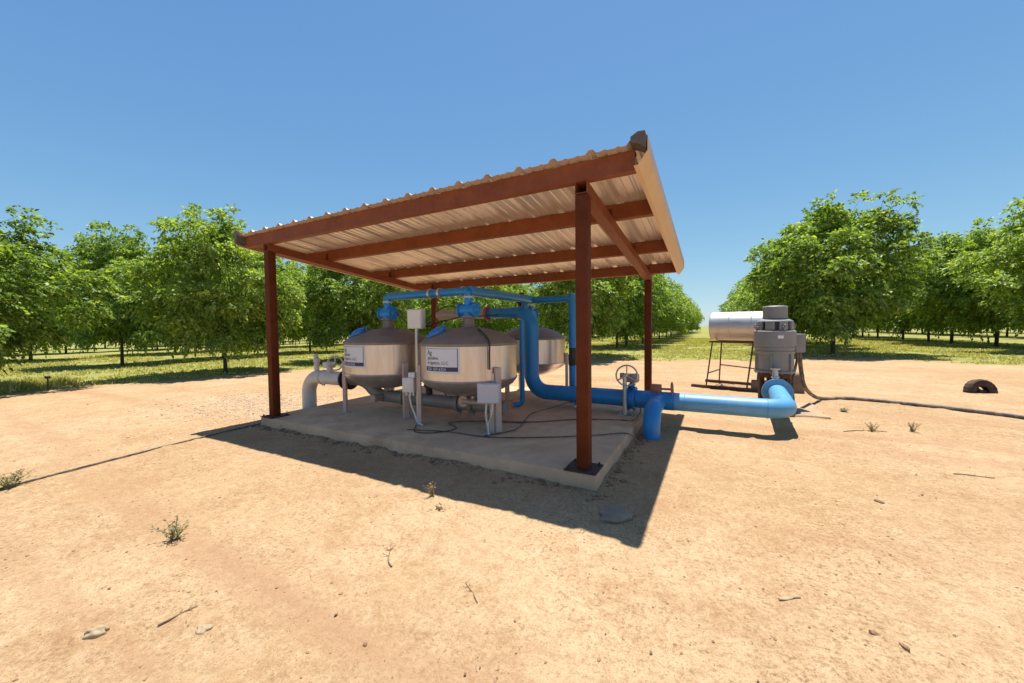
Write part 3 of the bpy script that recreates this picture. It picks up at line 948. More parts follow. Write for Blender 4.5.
b2 = thing('terminal_box', 'pale square electric box on a short steel stake before the near tank', 'control box', (-1.245, .50, SZ))
mx = Matrix.Translation((-1.245, .52, .585)) @ Matrix.Rotation(R(20), 4, 'Z')
b = MB(); b.box(-.125, .125, -.045, .045, -.11, .11, .007, mx, 2); q = b.build('cabinet', M['box_lilac'], b2)
b = MB(); b.box(-.118, .118, -.0535, -.0455, -.103, .103, .004, mx); b.build('cabinet_door', M['box_lilac'], q)
b = MB()
b.box(-1.275, -1.215, .575, .59, SZ, .80, .003)
b.build('stake', M['galv'], b2)
b = MB()
b.tube(spline([(-1.28, .52, .47), (-1.275, .50, .34), (-1.25, .49, .22), (-1.23, .47, SZ + .012)], 6), .013, 8)
b.tube(spline([(-1.20, .52, .47), (-1.205, .50, .34), (-1.24, .49, .24), (-1.22, .46, SZ + .012)], 6), .011, 8)
b.build('conduit', M['galv'], b2)

# ------------------------------------------------------------------ pump
px, py = 1.82, 4.12
pu = thing('pump_motor', 'tall grey vertical electric pump motor on a dark discharge head', 'pump', (px, py, .045))
b = MB()
b.lathe([(.30, .575), (.325, .58), (.325, .605), (.295, .615), (.295, .86), (.315, .875), (.318, .90), (.305, .905), (.305, .925), (.318, .93), (.318, .96)], (px, py), 64, True)
for k in range(12):
    an = R(30 * k + 15)
    b.cyl((px + .309 * math.cos(an), py + .309 * math.sin(an), .56), (px + .309 * math.cos(an), py + .309 * math.sin(an), .625), .013, 6)
b.build('lower_body', M['motor'], pu, 25)
b = MB()
b.lathe([(.312, .9605), (.312, .975), (.330, .985), (.330, 1.20), (.318, 1.215), (.30, 1.22)], (px, py), 64, False, True)
b.build('stator_band', M['motor'], pu, 25)
b = MB()
b.lathe([(.235, 1.2205), (.235, 1.36), (0, 1.36)], (px, py), 48)
q = b.build('vent_screen', M['motor_dark'], pu, 25)
b = MB()
for k in range(8):
    a = R(22.5 + 45 * k)
    mx = Matrix.Translation((px, py, 0)) @ Matrix.Rotation(a, 4, 'Z')
    b.box(.236, .285, -.075, .075, 1.221, 1.349, .012, mx, 2)
b.lathe([(.0, 1.350), (.285, 1.350), (.275, 1.365), (.20, 1.395), (0, 1.395)], (px, py), 48)
b.build('vent_housing', M['motor'], pu, 25)
for a in (200, 20, 110, 290):
    b = MB()
    mx = Matrix.Translation((px, py, 1.25)) @ Matrix.Rotation(R(a), 4, 'Z')
    b.box(.27, .335, -.02, .02, -.03, .03, .008, mx)
    b.ring(mx @ Vector((.33, 0, .03)), mx.to_3x3() @ Vector((0, 1, 0)), .026, .009, 18, 8)
    b.build('lifting_lug', M['motor'], pu)
b = MB()
b.lathe([(.19, 1.396), (.195, 1.40), (.195, 1.575), (.18, 1.588), (.10, 1.596), (0, 1.598)], (px, py), 48)
b.build('top_cap', M['motor'], pu, 25)
mx = Matrix.Translation((px, py, 1.05)) @ Matrix.Rotation(R(25), 4, 'Z')
b = MB(); b.box(.30, .47, -.13, .13, -.17, .11, .012, mx, 2); q = b.build('junction_box', M['motor'], pu)
b = MB(); b.box(.4705, .482, -.125, .125, -.16, .10, .004, mx); b.build('box_cover', M['motor'], q)
a = R(-80)
mx = Matrix.Translation((px, py, 1.12)) @ Matrix.Rotation(a, 4, 'Z')
b = MB(); b.box(.330, .334, -.05, .04, -.02, .025, .001, mx); b.build('nameplate', M['white'], pu)
# ribs on lower body
for k in range(6):
    b = MB()
    mx = Matrix.Translation((px, py, 0)) @ Matrix.Rotation(R(15 + 60 * k), 4, 'Z')
    b.box(.28, .325, -.012, .012, .606, .86, .003, mx)
    b.build('body_fin', M['motor'], pu)
b = MB()
b.lathe([(.33, .045), (.33, .085), (.20, .09), (.20, .17)], (px, py), 40, True)
b.lathe([(.27, .50), (.27, .5745), (.15, .5745)], (px, py), 40, True, True)
for k in range(4):
    mx = Matrix.Translation((px, py, 0)) @ Matrix.Rotation(R(10 + 90 * k), 4, 'Z')
    b.box(.17, .25, -.06, .06, .08, .505, .01, mx)
b.cyl((px, py, .16), (px, py, .52), .06, 16)
b.build('discharge_head', M['rust'], pu, 25)
b = MB()
b.cyl((1.815, 3.605, ZM), (1.815, py, ZM), .12, 28)
b.flange((1.815, 3.605, ZM), (0, 1, 0), .195, .028, 40)
b.build('discharge_nozzle', M['dark'], pu)
b = MB()
b.lathe([(.062, .52), (.062, .545), (.05, .55), (.04, .64), (.075, .645), (.075, .665), (0, .668)], (1.79, 3.72), 24)
b.cyl((1.79, 3.72, .42), (1.79, 3.72, .53), .05, 20)
b.build('air_release', M['galv'], pu)
b = MB()
b.tube(spline([(2.18, 4.32, .90), (2.20, 4.33, .80), (2.17, 4.32, .62), (2.13, 4.30, .40), (2.16, 4.34, .05)], 6), .022, 10)
b.build('conduit', M['hose'], pu)
pu.scale = (.82, .82, 1); pu.location.x = 1.765; pu.location.y = py - .10
for x0, x1, y0, y1, zt, lb in ((2.08, 2.45, 5.85, 6.2, .37, 'rough brown rubble block behind the pump, on its right where the hose passes'), (1.60, 1.86, 5.75, 6.02, .20, 'rough brown rubble block behind the pump, on its left by the drum stand')):
    setp(ragged_slab('rubble_block', x0, x1, y0, y1, -.05, zt, M['rust_stone'], int(x0 * 10), .025, .06), lb, 'block')

# ------------------------------------------------------------------ drum on stand
ax = Vector((.965, -.26, -.01)).normalized()
dc = Vector((1.46, 6.20, 1.285))
dr = thing('storage_drum', 'weathered silver cylindrical drum lying on a tall rusty stand behind the pump', 'drum', dc - Vector((0, 0, .33)))
Ld, Rd = .56, .30
nx = ax.orthogonal().normalized()
b = MB()
b.tube([dc - ax * Ld, dc + ax * Ld], Rd, 56, False)
for t in (-Ld, -.2, .2, Ld): b.ring(dc + ax * t, ax, Rd - .001, .009, 56, 6)
b.build('drum_shell', M['drum'], dr)
for s in (-1, 1):
    b = MB()
    b.tube([dc + ax * s * (Ld - .012), dc + ax * s * (Ld - .022)], Rd - .003, 48)
    b.tube([dc + ax * s * (Ld - .012), dc + ax * s * (Ld + .012)], [.05, .04], 16)
    b.build('drum_end', M['drum'], dr)
st = thing('drum_stand', 'rusty angle iron stand with splayed legs under the silver drum', 'stand', (1.33, 6.18, 0))
sd_ = Vector((-ax.y, ax.x, 0)).normalized()
tops, feet = {}, {}
b = MB()
for s in (-1, 1):
    for q in (-1, 1):
        t = dc + ax * (s * .37 - .11) + sd_ * q * .34 - Vector((0, 0, .33))
        f = dc + ax * (s * .37 - .19) + sd_ * q * .48; f.z = 0.03
        tops[s, q], feet[s, q] = t, f
for (s, q), t in tops.items():
    MB().tube([t + Vector((0, 0, .02)), feet[s, q]], .019, 4).build('leg', M['rust'], st)
b = MB()
for q in (-1, 1):
    b.tube([tops[-1, q] - ax * .06, tops[1, q] + ax * .06], .022, 4)
for s in (-1, 1):
    b.tube([tops[s, -1], tops[s, 1]], .022, 4)
b.build('cradle_frame', M['rust'], st)
b = MB()
b.tube([feet[-1, 1].lerp(tops[-1, 1], .42), feet[1, 1].lerp(tops[1, 1], .36)], .014, 6)
b.tube([feet[-1, -1].lerp(tops[-1, -1], .3), feet[-1, 1].lerp(tops[-1, 1], .3)], .014, 6)
b.build('cross_brace', M['rust'], st)
for q in (-1, 1):
    b = MB()
    mid = (feet[-1, q] + feet[1, q]) / 2
    mxx = Matrix.Translation((mid.x, mid.y, .025)) @ Matrix.Rotation(math.atan2(ax.y, ax.x), 4, 'Z')
    b.box(-.66, .66, -.035, .035, -.035, .03, .006, mxx)
    b.build('skid', M['rust'], st)

# ------------------------------------------------------------------ hoses and cables
def line(name, pts, r, m, label, cat, seg=10, n=12):
    P = [(x, y, max(z, gz(x, y) + r * .7) if z < .1 else z) for x, y, z in pts]
    return setp(MB().tube(spline(P, n), r, seg).build(name, m), label, cat)
def gline(pts, r):
    return [(x, y, gz(x, y) + r * .8) for x, y in pts]
line('black_hose', [(2.12, 4.32, .95), (2.14, 4.30, .62), (2.20, 4.36, .33), (2.40, 4.80, .12), (2.62, 5.18, .03)] + gline([(3.0, 5.36), (3.4, 5.33), (3.9, 5.08), (4.35, 4.78), (4.9, 4.32), (5.6, 3.75), (6.6, 3.1)], .03),
     .03, M['hose'], 'thick dark hose curving from the pump across the dirt to the right', 'hose')
line('drip_line', gline([(-4.56, .02), (-4.62, -.35), (-4.56, -.9), (-4.47, -1.45), (-4.36, -1.95), (-4.29, -2.35), (-4.2, -2.9), (-4.0, -3.6)], .012),
     .009, M['hose'], 'thin dark tube lying on the dirt from the slab corner to the left', 'hose')
zc = SZ + .012
line('slab_cable', [(-2.2, .25, zc), (-1.7, .38, zc), (-1.2, .40, zc), (-.7, .62, zc), (-.2, .95, zc), (.09, 1.18, zc), (.2, 1.26, .07), (.32, 1.33, .02)], .0065, M['hose'], 'black cable lying across the slab past the red front post', 'cable')
line('slab_cable', [(-1.25, .42, zc), (-1.05, .75, zc + .01), (-1.12, 1.15, zc + .02), (-1.2, 1.55, zc + .02), (-1.0, 1.95, zc + .06), (-.85, 2.18, .24)], .0065, M['hose'], 'black cable looping from the square box toward the blue pipe', 'cable')
line('slab_cable', [(-2.25, .45, zc), (-2.05, .22, zc), (-1.8, .30, zc), (-1.72, .55, zc), (-1.95, .72, zc), (-1.6, .98, zc), (-1.1, 1.12, zc)], .0065, M['hose'], 'black cable coiled on the slab under the near tank', 'cable')
line('slab_cable', [(-1.35, 1.05, zc), (-1.0, 1.22, zc), (-.6, 1.55, zc), (-.15, 1.75, zc), (.06, 1.82, zc), (.14, 1.9, .25), (.05, 2.0, .30)], .007, M['hose'], 'grey dusty cable reaching the base of the handwheel valve', 'cable')
line('sense_tube', [(-2.2, .6, 1.38), (-2.12, .68, 1.50), (-2.0, .78, 1.58), (-1.9, .86, 1.56)], .007, M['black'], 'thin black tube from the controller box to the near valve', 'cable')
line('sense_tube', [(-2.28, .62, 1.36), (-2.16, .72, 1.30), (-2.2, .75, 1.12), (-2.26, .68, .95), (-2.3, .6, .7)], .007, M['black'], 'thin black tube hanging from the controller box between the tanks', 'cable')

line('sense_tube', [(-2.38, .62, 1.40), (-2.55, .74, 1.32), (-2.8, .86, 1.42), (-3.02, .93, 1.54)], .007, M['black'], 'thin black tube arching from the controller box to the far left valve', 'cable')
line('sense_tube', [(-2.27, .66, 1.32), (-2.2, 1.2, 1.44), (-2.1, 2.0, 1.50), (-1.95, 2.75, 1.56)], .007, M['black'], 'thin black tube running back from the controller box to the rear tank', 'cable')
line('sense_tube', [(-2.33, .60, .70), (-2.5, .8, .62), (-2.42, 1.1, .50), (-2.2, 1.0, .40), (-2.0, .82, .44)], .008, M['black'], 'black tube looping behind the small junction box under the tanks', 'cable')
fl = thing('flush_valve', 'dark flush valve with a small lever on the grey pipe between the front tanks', 'valve', (-2.42, .90, .345))
b = MB()
b.cyl((-2.42, .90, .40), (-2.42, .90, .54), .045, 16)
b.flange((-2.42, .90, .55), (0, 0, 1), .07, .025, 20, 6, .007)
b.cyl((-2.42, .90, .56), (-2.42, .90, .64), .02, 12)
b.build('valve_body', M['dark'], fl)
MB().box(-2.55, -2.40, .885, .915, .635, .65, .004).build('lever', M['redpaint'], fl)

# ------------------------------------------------------------------ tyre
ty = thing('old_tyre', 'old dark tyre half sunk in the dirt near the right edge', 'tyre', (5.31, 7.25, 0))
b = MB()
tcn = Vector((5.31, 7.25, .02)); tax = Vector((.30, -1, .16)).normalized()
nx = tax.orthogonal().normalized(); ny = tax.cross(nx)
ringp = []
sec = [(.115, -.06), (.17, -.085), (.25, -.085), (.275, -.06), (.28, 0), (.275, .06), (.25, .085), (.17, .085), (.115, .06), (.125, .04), (.22, .055), (.24, 0), (.22, -.055), (.125, -.04)]
for i in range(40):
    an = 2 * math.pi * i / 40
    d = nx * math.cos(an) + ny * math.sin(an)
    ringp.append([b.bm.verts.new(tcn + d * r_ * .80 * (1 + .03 * (i % 2)) + tax * t_ * .9) for r_, t_ in sec])
for i in range(40):
    A, B = ringp[i], ringp[(i + 1) % 40]
    for j in range(len(sec)):
        b.bm.faces.new((A[j], B[j], B[(j + 1) % len(sec)], A[(j + 1) % len(sec)]))
b.build('carcass', M['tyre'], ty, 30)
b = MB()
for k in range(3):
    an = 2 * math.pi * k / 3 + .4
    d = nx * math.cos(an) + ny * math.sin(an)
    b.tube([tcn + d * .02, tcn + d * .11], [.03, .02], 8)
b.tube([tcn - tax * .03, tcn + tax * .03], .035, 16)
b.build('rusty_rim', M['rust'], ty)

# ------------------------------------------------------------------ trees
def leaf_arrays(centres, dirs, sizes, n_leaf, rn):
    """compound leaves: rachis from centre along dir, pairs of drooping leaflets (one quad each, folded look from random roll)"""
    N = len(centres)
    up_ = np.array([0, 0, 1.0])
    d = dirs / np.linalg.norm(dirs, axis=1, keepdims=True)
    side = np.cross(d, up_); side /= (np.linalg.norm(side, axis=1, keepdims=True) + 1e-6)
    nrm = np.cross(side, d)
    Vs = []
    for k in range(n_leaf):
        t = (k + 1) / n_leaf
        s = -1 if k % 2 else 1
        last = (k == n_leaf - 1)
        base = centres + d * (t * sizes)[:, None] + np.array([0, 0, -1]) * (t * t * sizes * .35)[:, None]
        ld = d * (.5 if not last else .9) + (side * s * (.8 if not last else 0)) - up_ * .55 + rn.normal(0, .38, (N, 3))
        ld /= np.linalg.norm(ld, axis=1, keepdims=True)
        wd = np.cross(ld, nrm + rn.normal(0, .75, (N, 3))); wd /= (np.linalg.norm(wd, axis=1, keepdims=True) + 1e-6)
        L = (sizes * rn.uniform(.40, .60, N))[:, None]
        Wd = L * .52
        a = base
        b_ = base + ld * L * .45 + wd * Wd * .5
        c_ = base + ld * L - up_ * L * .12
        e_ = base + ld * L * .45 - wd * Wd * .5
        Vs.append(np.stack([a, b_, c_, e_], 1))
    V = np.stack(Vs, 1).reshape(-1, 3)
    return V

def make_crown(seed, H, Rc, zlow, nclump, per, n_leaf, lsize, shoots=6, droop=.5):
    """tree crown as leaf clumps on a branch skeleton; returns crown mesh and wood builder"""
    rn = np.random.default_rng(seed)
    pr = random.Random(seed)
    cl = []
    zc = zlow + (H - zlow) * .47
    hz = (H - zlow) * .5
    lob = rn.uniform(0, 6.28, 6)
    tries = 0
    while len(cl) < nclump and tries < 9000:
        tries += 1
        v = rn.normal(0, 1, 3); v /= np.linalg.norm(v)
        rr = rn.uniform(.38, 1.0) ** .55
        az = math.atan2(v[1], v[0])
        f_ = 1 + .16 * math.sin(2 * az + lob[0]) + .12 * math.sin(3 * az + lob[1] + 2 * v[2]) + .10 * math.sin(5 * az + lob[2])
        p = np.array([v[0] * Rc * rr * f_, v[1] * Rc * rr * f_, zc + v[2] * hz * rr * (1 + .1 * math.sin(3 * az + lob[3]))])
        if p[2] < zlow * .8: continue
        rad = Rc * rn.uniform(.14, .29)
        if any(np.linalg.norm(p - q) < (rad + r2) * .73 for q, r2 in cl): continue
        cl.append((p, rad))
    # upright leader shoots that break the outline
    top = []
    for k in range(shoots):
        az = rn.uniform(0, 6.28); r0 = Rc * rn.uniform(.1, .72)
        z0 = zc + hz * math.sqrt(max(.05, 1 - (r0 / Rc) ** 2)) * .9
        for j in range(3):
            top.append((np.array([math.cos(az) * (r0 + .07 * j * Rc), math.sin(az) * (r0 + .07 * j * Rc), z0 + j * .10 * H * rn.uniform(.6, 1)]), Rc * (.14 - .025 * j)))
    # low drooping skirts
    for k in range(5):
        az = rn.uniform(0, 6.28); r0 = Rc * rn.uniform(.55, .85)
        cl.append((np.array([math.cos(az) * r0, math.sin(az) * r0, zlow * rn.uniform(.75, 1.1)]), Rc * .17))
    allc = cl + top
    cen, dr_, sz = [], [], []
    for i, (p, rad) in enumerate(allc):
        n = int(per * (rad / (Rc * .2)) ** 2 * (1.0 if i < len(cl) else .8))
        v = rn.normal(0, 1, (n, 3)); v /= np.linalg.norm(v, axis=1, keepdims=True)
        fl = (v[:, 2] < 0) & (rn.uniform(0, 1, n) < .6); v[fl, 2] *= -1
        r_ = rn.uniform(.2, 1.0, n) ** .45
        sq = np.array([1.05, 1.05, .75])
        c = p + v * (r_ * rad)[:, None] * sq
        outw = c - np.array([0, 0, zc - hz * .3]); outw /= np.linalg.norm(outw, axis=1, keepdims=True)
        dd = v * .7 + outw * .8 + rn.normal(0, .35, (n, 3)); dd[:, 2] -= droop * .5
        cen.append(c); dr_.append(dd); sz.append(lsize * rn.uniform(.7, 1.3, n))
    # a thin scatter of loose sprays between the clumps
    cen, dr_, sz = np.concatenate(cen), np.concatenate(dr_), np.concatenate(sz)
    V = leaf_arrays(cen, dr_, sz, n_leaf, rn)
    F_ = np.arange(len(V)).reshape(-1, 4)
    me = mesh_np('crown', V, F_, None)
    me.materials.append(M['leaf'])
    # wood: trunk, limbs and branches to every clump
    b = MB()
    tr = .022 * Rc + .012
    h0 = zlow + .35
    lean = (pr.uniform(-.06, .06), pr.uniform(-.06, .06))
    b.tube([(0, 0, -.12), (0, 0, .05), (lean[0] * .5, lean[1] * .5, h0 * .55), (lean[0], lean[1], h0)], [tr * 1.7, tr * 1.25, tr, tr * 1.05], 12)
    nl = 6
    limbs = []
    for k in range(nl):
        az = 2 * math.pi * k / nl + pr.uniform(-.3, .3)
        rt_ = Rc * (pr.uniform(.35, .6) if k else .05)
        zt = zc + hz * pr.uniform(.1, .6) if k else H * .9
        p0 = Vector((lean[0], lean[1], h0 - .1 - .05 * (k % 3)))
        p2 = Vector((math.cos(az) * rt_, math.sin(az) * rt_, zt))
        p1 = p0.lerp(p2, .45) + Vector((math.cos(az) * .12 * Rc, math.sin(az) * .12 * Rc, -.05 * H))
        pts_ = spline([p0, p1, p2], 6)
        limbs.append(pts_)
        b.tube(pts_, [tr * (.62 - .45 * i / (len(pts_) - 1)) for i in range(len(pts_))], 7, False)
    for p, rad in allc:
        pv = Vector(p)
        best = min(((q - pv).length + max(0, q.z - pv.z) * 1.2, li, qi) for li, L in enumerate(limbs) for qi, q in enumerate(L) if qi > 1)
        q = limbs[best[1]][best[2]]
        mid = q.lerp(pv, .55) + Vector((0, 0, -.04 * H * pr.uniform(0, 1)))
        b.tube([q, mid, pv], [tr * .2, tr * .12, tr * .05], 5, False)
    bmesh.ops.recalc_face_normals(b.bm, faces=b.bm.faces)
    wm = bpy.data.meshes.new('trunk'); b.bm.to_mesh(wm); b.bm.free()
    wm.materials.append(M['bark'])
    wm.polygons.foreach_set('use_smooth', [True] * len(wm.polygons))
    return me, wm

# unit kinds: all about 7 m tall and 5.8 m wide before scaling
NEAR = [make_crown(101, 6.3, 2.8, 1.55, 62, 105, 7, .295, 10), make_crown(102, 6.3, 2.9, 1.5, 64, 105, 7, .295, 11), make_crown(103, 6.3, 2.7, 1.6, 60, 105, 7, .295, 9)]
FAR = [make_crown(s, 6.3, 2.75, 1.55, 58, 54, 5, .39, 9) for s in (201, 202, 203, 204)]

def tree(x, y, h, label, near=None, group=None, wide=1.0, rz=None, sink=0.0):
    rz = RNG.uniform(0, 6.28) if rz is None else rz
    kind = NEAR[near] if near is not None else FAR[int(RNG.integers(0, 4))]
    t = thing('walnut_tree', label, 'tree', (x, y, 0), group, rz)
    s = h / 7.0
    cr = bpy.data.objects.new('crown', kind[0]); C.objects.link(cr); cr.parent = t; cr.scale = (s * wide, s * wide, s)
    tk = bpy.data.objects.new('trunk', kind[1]); C.objects.link(tk); tk.parent = t; tk.scale = (s * wide, s * wide, s)
    return t

# nearest trees, each with a label of its own
tree(-12.7, 3.25, 4.8, 'bushy walnut tree with bare trunk, left of the left red post', 0, None, .92, .4)
tree(-13.0, -1.75, 4.05, 'walnut tree cut by the left edge with an overhanging top branch', 1, None, 1.12, 2.1)
tree(-19.7, 2.9, 5.3, 'walnut tree standing second from the left edge of the picture', 2, None, .84, 1.0)
tree(-12.5, 8.1, 5.0, 'dark walnut tree behind the left filter tank', 1, None, 1.0, 3.0)
tree(-4.2, 13.0, 5.7, 'walnut tree right behind the front red post, first of its row', 2, None, 1.0, 5.0)
tree(5.5, 18.2, 6.5, 'tall walnut tree standing behind the pump, first of its row', 0, None, 1.0, 2.6)
tree(14.3, 21.9, 6.5, 'walnut tree at the right edge of the picture', 1, None, 1.05, 4.0)
tree(14.1, 26.8, 6.5, 'walnut tree with low skirts, next in from the right edge', 2, None, 1.0, .2)

def row(x0, ys, h, label, group):
    for y in ys:
        tree(x0 + RNG.uniform(-.3, .3), y + RNG.uniform(-.5, .5), h * RNG.uniform(.9, 1.08), label, None, group, RNG.uniform(.84, 1.02))
def steps(a, b, d=4.7): return [a + d * i for i in range(int((b - a) / d) + 1)]
row(-4.1, [20.4, 23.6, 28.2, 32.7, 38.2] + steps(43, 92), 6.0, 'walnut tree farther along the row on the left side of the grass corridor', 'row left of the corridor')
row(5.4, steps(22.8, 92), 6.3, 'walnut tree farther along the row on the right side of the grass corridor', 'row right of the corridor')
row(14.0, [30.5, 34.2, 38.0] + steps(43, 85), 6.4, 'walnut tree in the row beyond the right edge tree', 'second row on the right')
row(23.3, steps(36, 85, 5.2), 6.4, 'walnut tree in the third row on the right, seen under nearer crowns', 'third row on the right')
row(32.5, steps(46, 85, 5.6), 6.4, 'walnut tree in the farthest row on the right, glimpsed between trunks', 'fourth row on the right')
row(-12.4, steps(12.8, 80), 5.1, 'walnut tree behind the filter tanks, in the row of the bushy tree by the post', 'row behind the tanks')
row(-20.3, [7.0, 11.4] + steps(16, 75), 5.2, 'walnut tree in the second row out behind the tanks', 'second row on the left')
row(-27.6, steps(-2.2, 65), 5.3, 'walnut tree in the third row out on the left', 'third row on the left')
row(-35.6, steps(-4.5, 55), 5.4, 'distant walnut tree in the fourth row out on the left', 'fourth row on the left')
row(-44.0, steps(-6, 45, 5), 5.6, 'far walnut tree closing the view on the left', 'fifth row on the left')

# ------------------------------------------------------------------ grass
def blades(n_t, xr, yr, h0, h1, seed, m_, name, thresh=.55, per=5, wid=.012, keep=None):
    rn = np.random.default_rng(seed)
    x = rn.uniform(*xr, n_t); y = rn.uniform(*yr, n_t)
    g = grass_amount(x, y) * (.35 + .65 * (fbm(x * .7, y * .7, 3, 21) > .42))
    ok = rn.uniform(0, 1, n_t) < np.where(g > thresh, g, g * .25)
    if keep is not None: ok &= keep(x, y)
    x, y = x[ok], y[ok]
    x = np.repeat(x, per) + rn.normal(0, .05, len(x) * per)
    y = np.repeat(y, per) + rn.normal(0, .05, len(y) * per)
    N = len(x)
    z = ground_z(x, y) - .01
    az = rn.uniform(0, 6.28, N); ln = rn.uniform(.1, .7, N)
    h = rn.uniform(h0, h1, N)
    dist = np.hypot(x - CAM.x, y - CAM.y)
    wd = wid * np.clip(dist / 9, 1, 3.2)
    sx, sy = -np.sin(az) * wd, np.cos(az) * wd
    b0 = np.stack([x - sx, y - sy, z], 1); b1 = np.stack([x + sx, y + sy, z], 1)
    tp = np.stack([x + np.cos(az) * h * ln, y + np.sin(az) * h * ln, z + h * np.sqrt(1 - .5 * ln ** 2)], 1)
    V = np.stack([b0, b1, tp], 1).reshape(-1, 3)
    me = mesh_np(name, V, np.arange(len(V)).reshape(-1, 3), None)
    return link(name, me, m_, None, 0)
setp(blades(78000, (-30, 17), (-4, 42), .03, .095, 31, M['grass'], 'grass', .62), 'short yellow green grass on the orchard floor', 'grass', kind='stuff')
setp(blades(3500, (-14.5, -11.4), (-3.5, .2), .08, .24, 32, M['grass'], 'tall_grass', .4, 5, .012), 'taller green grass at the edge of the dirt road on the left', 'grass', kind='stuff')

# ------------------------------------------------------------------ pebbles, gravel, clods
def rock_bm(seed, sub=1):
    bm = bmesh.new()
    bmesh.ops.create_icosphere(bm, subdivisions=sub, radius=1)
    rn = random.Random(seed)
    for v in bm.verts:
        v.co *= rn.uniform(.72, 1.2)
    V = np.array([v.co[:] for v in bm.verts]); Fs = np.array([[q.index for q in f.verts] for f in bm.faces])
    bm.free(); return V, Fs
def scatter(name, x, y, s, m_, seed, label, cat, flat=.6):
    rn = np.random.default_rng(seed)
    protos = [rock_bm(seed + k) for k in range(4)]
    Vs, Fs, off = [], [], 0
    zz = ground_z(x, y)
    for i in range(len(x)):
        V, F_ = protos[i % 4]
        a = rn.uniform(0, 6.28); c_, s_ = math.cos(a), math.sin(a)
        q = V * np.array([s[i] * rn.uniform(.8, 1.4), s[i], s[i] * flat])
        q = np.stack([q[:, 0] * c_ - q[:, 1] * s_ + x[i], q[:, 0] * s_ + q[:, 1] * c_ + y[i], q[:, 2] + zz[i] + s[i] * .2], 1)
        Vs.append(q); Fs.append(F_ + off); off += len(V)
    me = mesh_np(name, np.concatenate(Vs), np.concatenate(Fs), None)
    return setp(link(name, me, m_, None, 40), label, cat, kind='stuff')
rn = np.random.default_rng(77)
def outside_slab(x, y): return ~((x > -4.6) & (x < .2) & (y > -.18) & (y < 3.8)) & ~((x > 1.2) & (x < 2.6) & (y > 3.4) & (y < 4.8))
n = 22000
r_ = rn.uniform(0, 1, n) ** .75 * 8.5 + .7; a_ = rn.uniform(R(20), R(215), n)
x, y = CAM.x + r_ * np.cos(a_), CAM.y + r_ * np.sin(a_)
ok = outside_slab(x, y)
scatter('pebbles', x[ok], y[ok], (rn.uniform(0, 1, n) ** 9 * .0065 + .002)[ok], M['pebble'], 40, 'small brown pebbles and clods strewn over the dirt', 'pebbles')
n = 420
x = rn.uniform(-4.6, .3, n); y = -.135 - rn.gamma(1.3, .035, n)
k2 = rn.uniform(0, 1, n) < .3
x = np.where(k2, .16 + rn.gamma(1.3, .05, n), x); y = np.where(k2, rn.uniform(-.1, 2.2, n), y)
scatter('clods', x, y, rn.uniform(0, 1, n) ** 2.5 * .024 + .006, M['pebble'], 60, 'dark crumbly clods lying along the foot of the slab', 'clods')
n = 4200
x, y = rn.normal(-6.0, .95, n), rn.normal(.75, .62, n)
ok = outside_slab(x, y) & (x < -4.55)
scatter('gravel', x[ok], y[ok], (.006 + .012 * rn.uniform(0, 1, n) ** 2)[ok], M['gravel'], 50, 'patch of pale gravel left of the slab around the cream pipe', 'gravel', .42)

def rock(name, x, y, sx, sy, sz, m_, label, seed, rz=0, cat='stone'):
    bm = bmesh.new()
    bmesh.ops.create_icosphere(bm, subdivisions=4, radius=1)
    r2 = random.Random(seed); ph = [r2.uniform(0, 6) for _ in range(6)]
    for v in bm.verts:
        c_ = v.co
        f_ = 1 + .14 * math.sin(3 * c_.x + ph[0]) + .12 * math.sin(4 * c_.y + ph[1] + 2 * c_.z) + .08 * math.sin(7 * c_.x + ph[2] + 5 * c_.y) + r2.uniform(-.012, .012)
        v.co = Vector((c_.x * sx * f_, c_.y * sy * f_, c_.z * sz * f_))
    me = bpy.data.meshes.new(name); bm.to_mesh(me); bm.free()
    o = link(name, me, m_, None, 80, (x, y, gz(x, y) + sz * .2)); o.rotation_euler = (0, 0, rz)
    return setp(o, label, cat)
rock('stone', -1.385, -2.495, .045, .022, .022, M['stone'], 'pale oval stone at the lower left of the dirt', 1, .9)
rock('stone', -1.005, -2.265, .032, .026, .012, M['stone'], 'flat pinkish stone right of the pale oval stone', 2, .3)
rock('stone', .36, -.46, .13, .09, .035, M['stone_grey'], 'grey flat stone in the roof shade near the slab corner', 3, .8)
rock('clod', 1.55, -.985, .020, .012, .010, M['pebble'], 'brown clod at the lower right of the dirt', 4, 2.6, 'clod')
rock('clod', 2.02, .62, .028, .018, .014, M['pebble'], 'brown clod on open dirt right of the roof shadow', 6, 2.4, 'clod')
rock('clod', -.30, -2.0, .012, .009, .008, M['pebble'], 'small dark clod in the middle of the near dirt', 7, 2.4, 'clod')

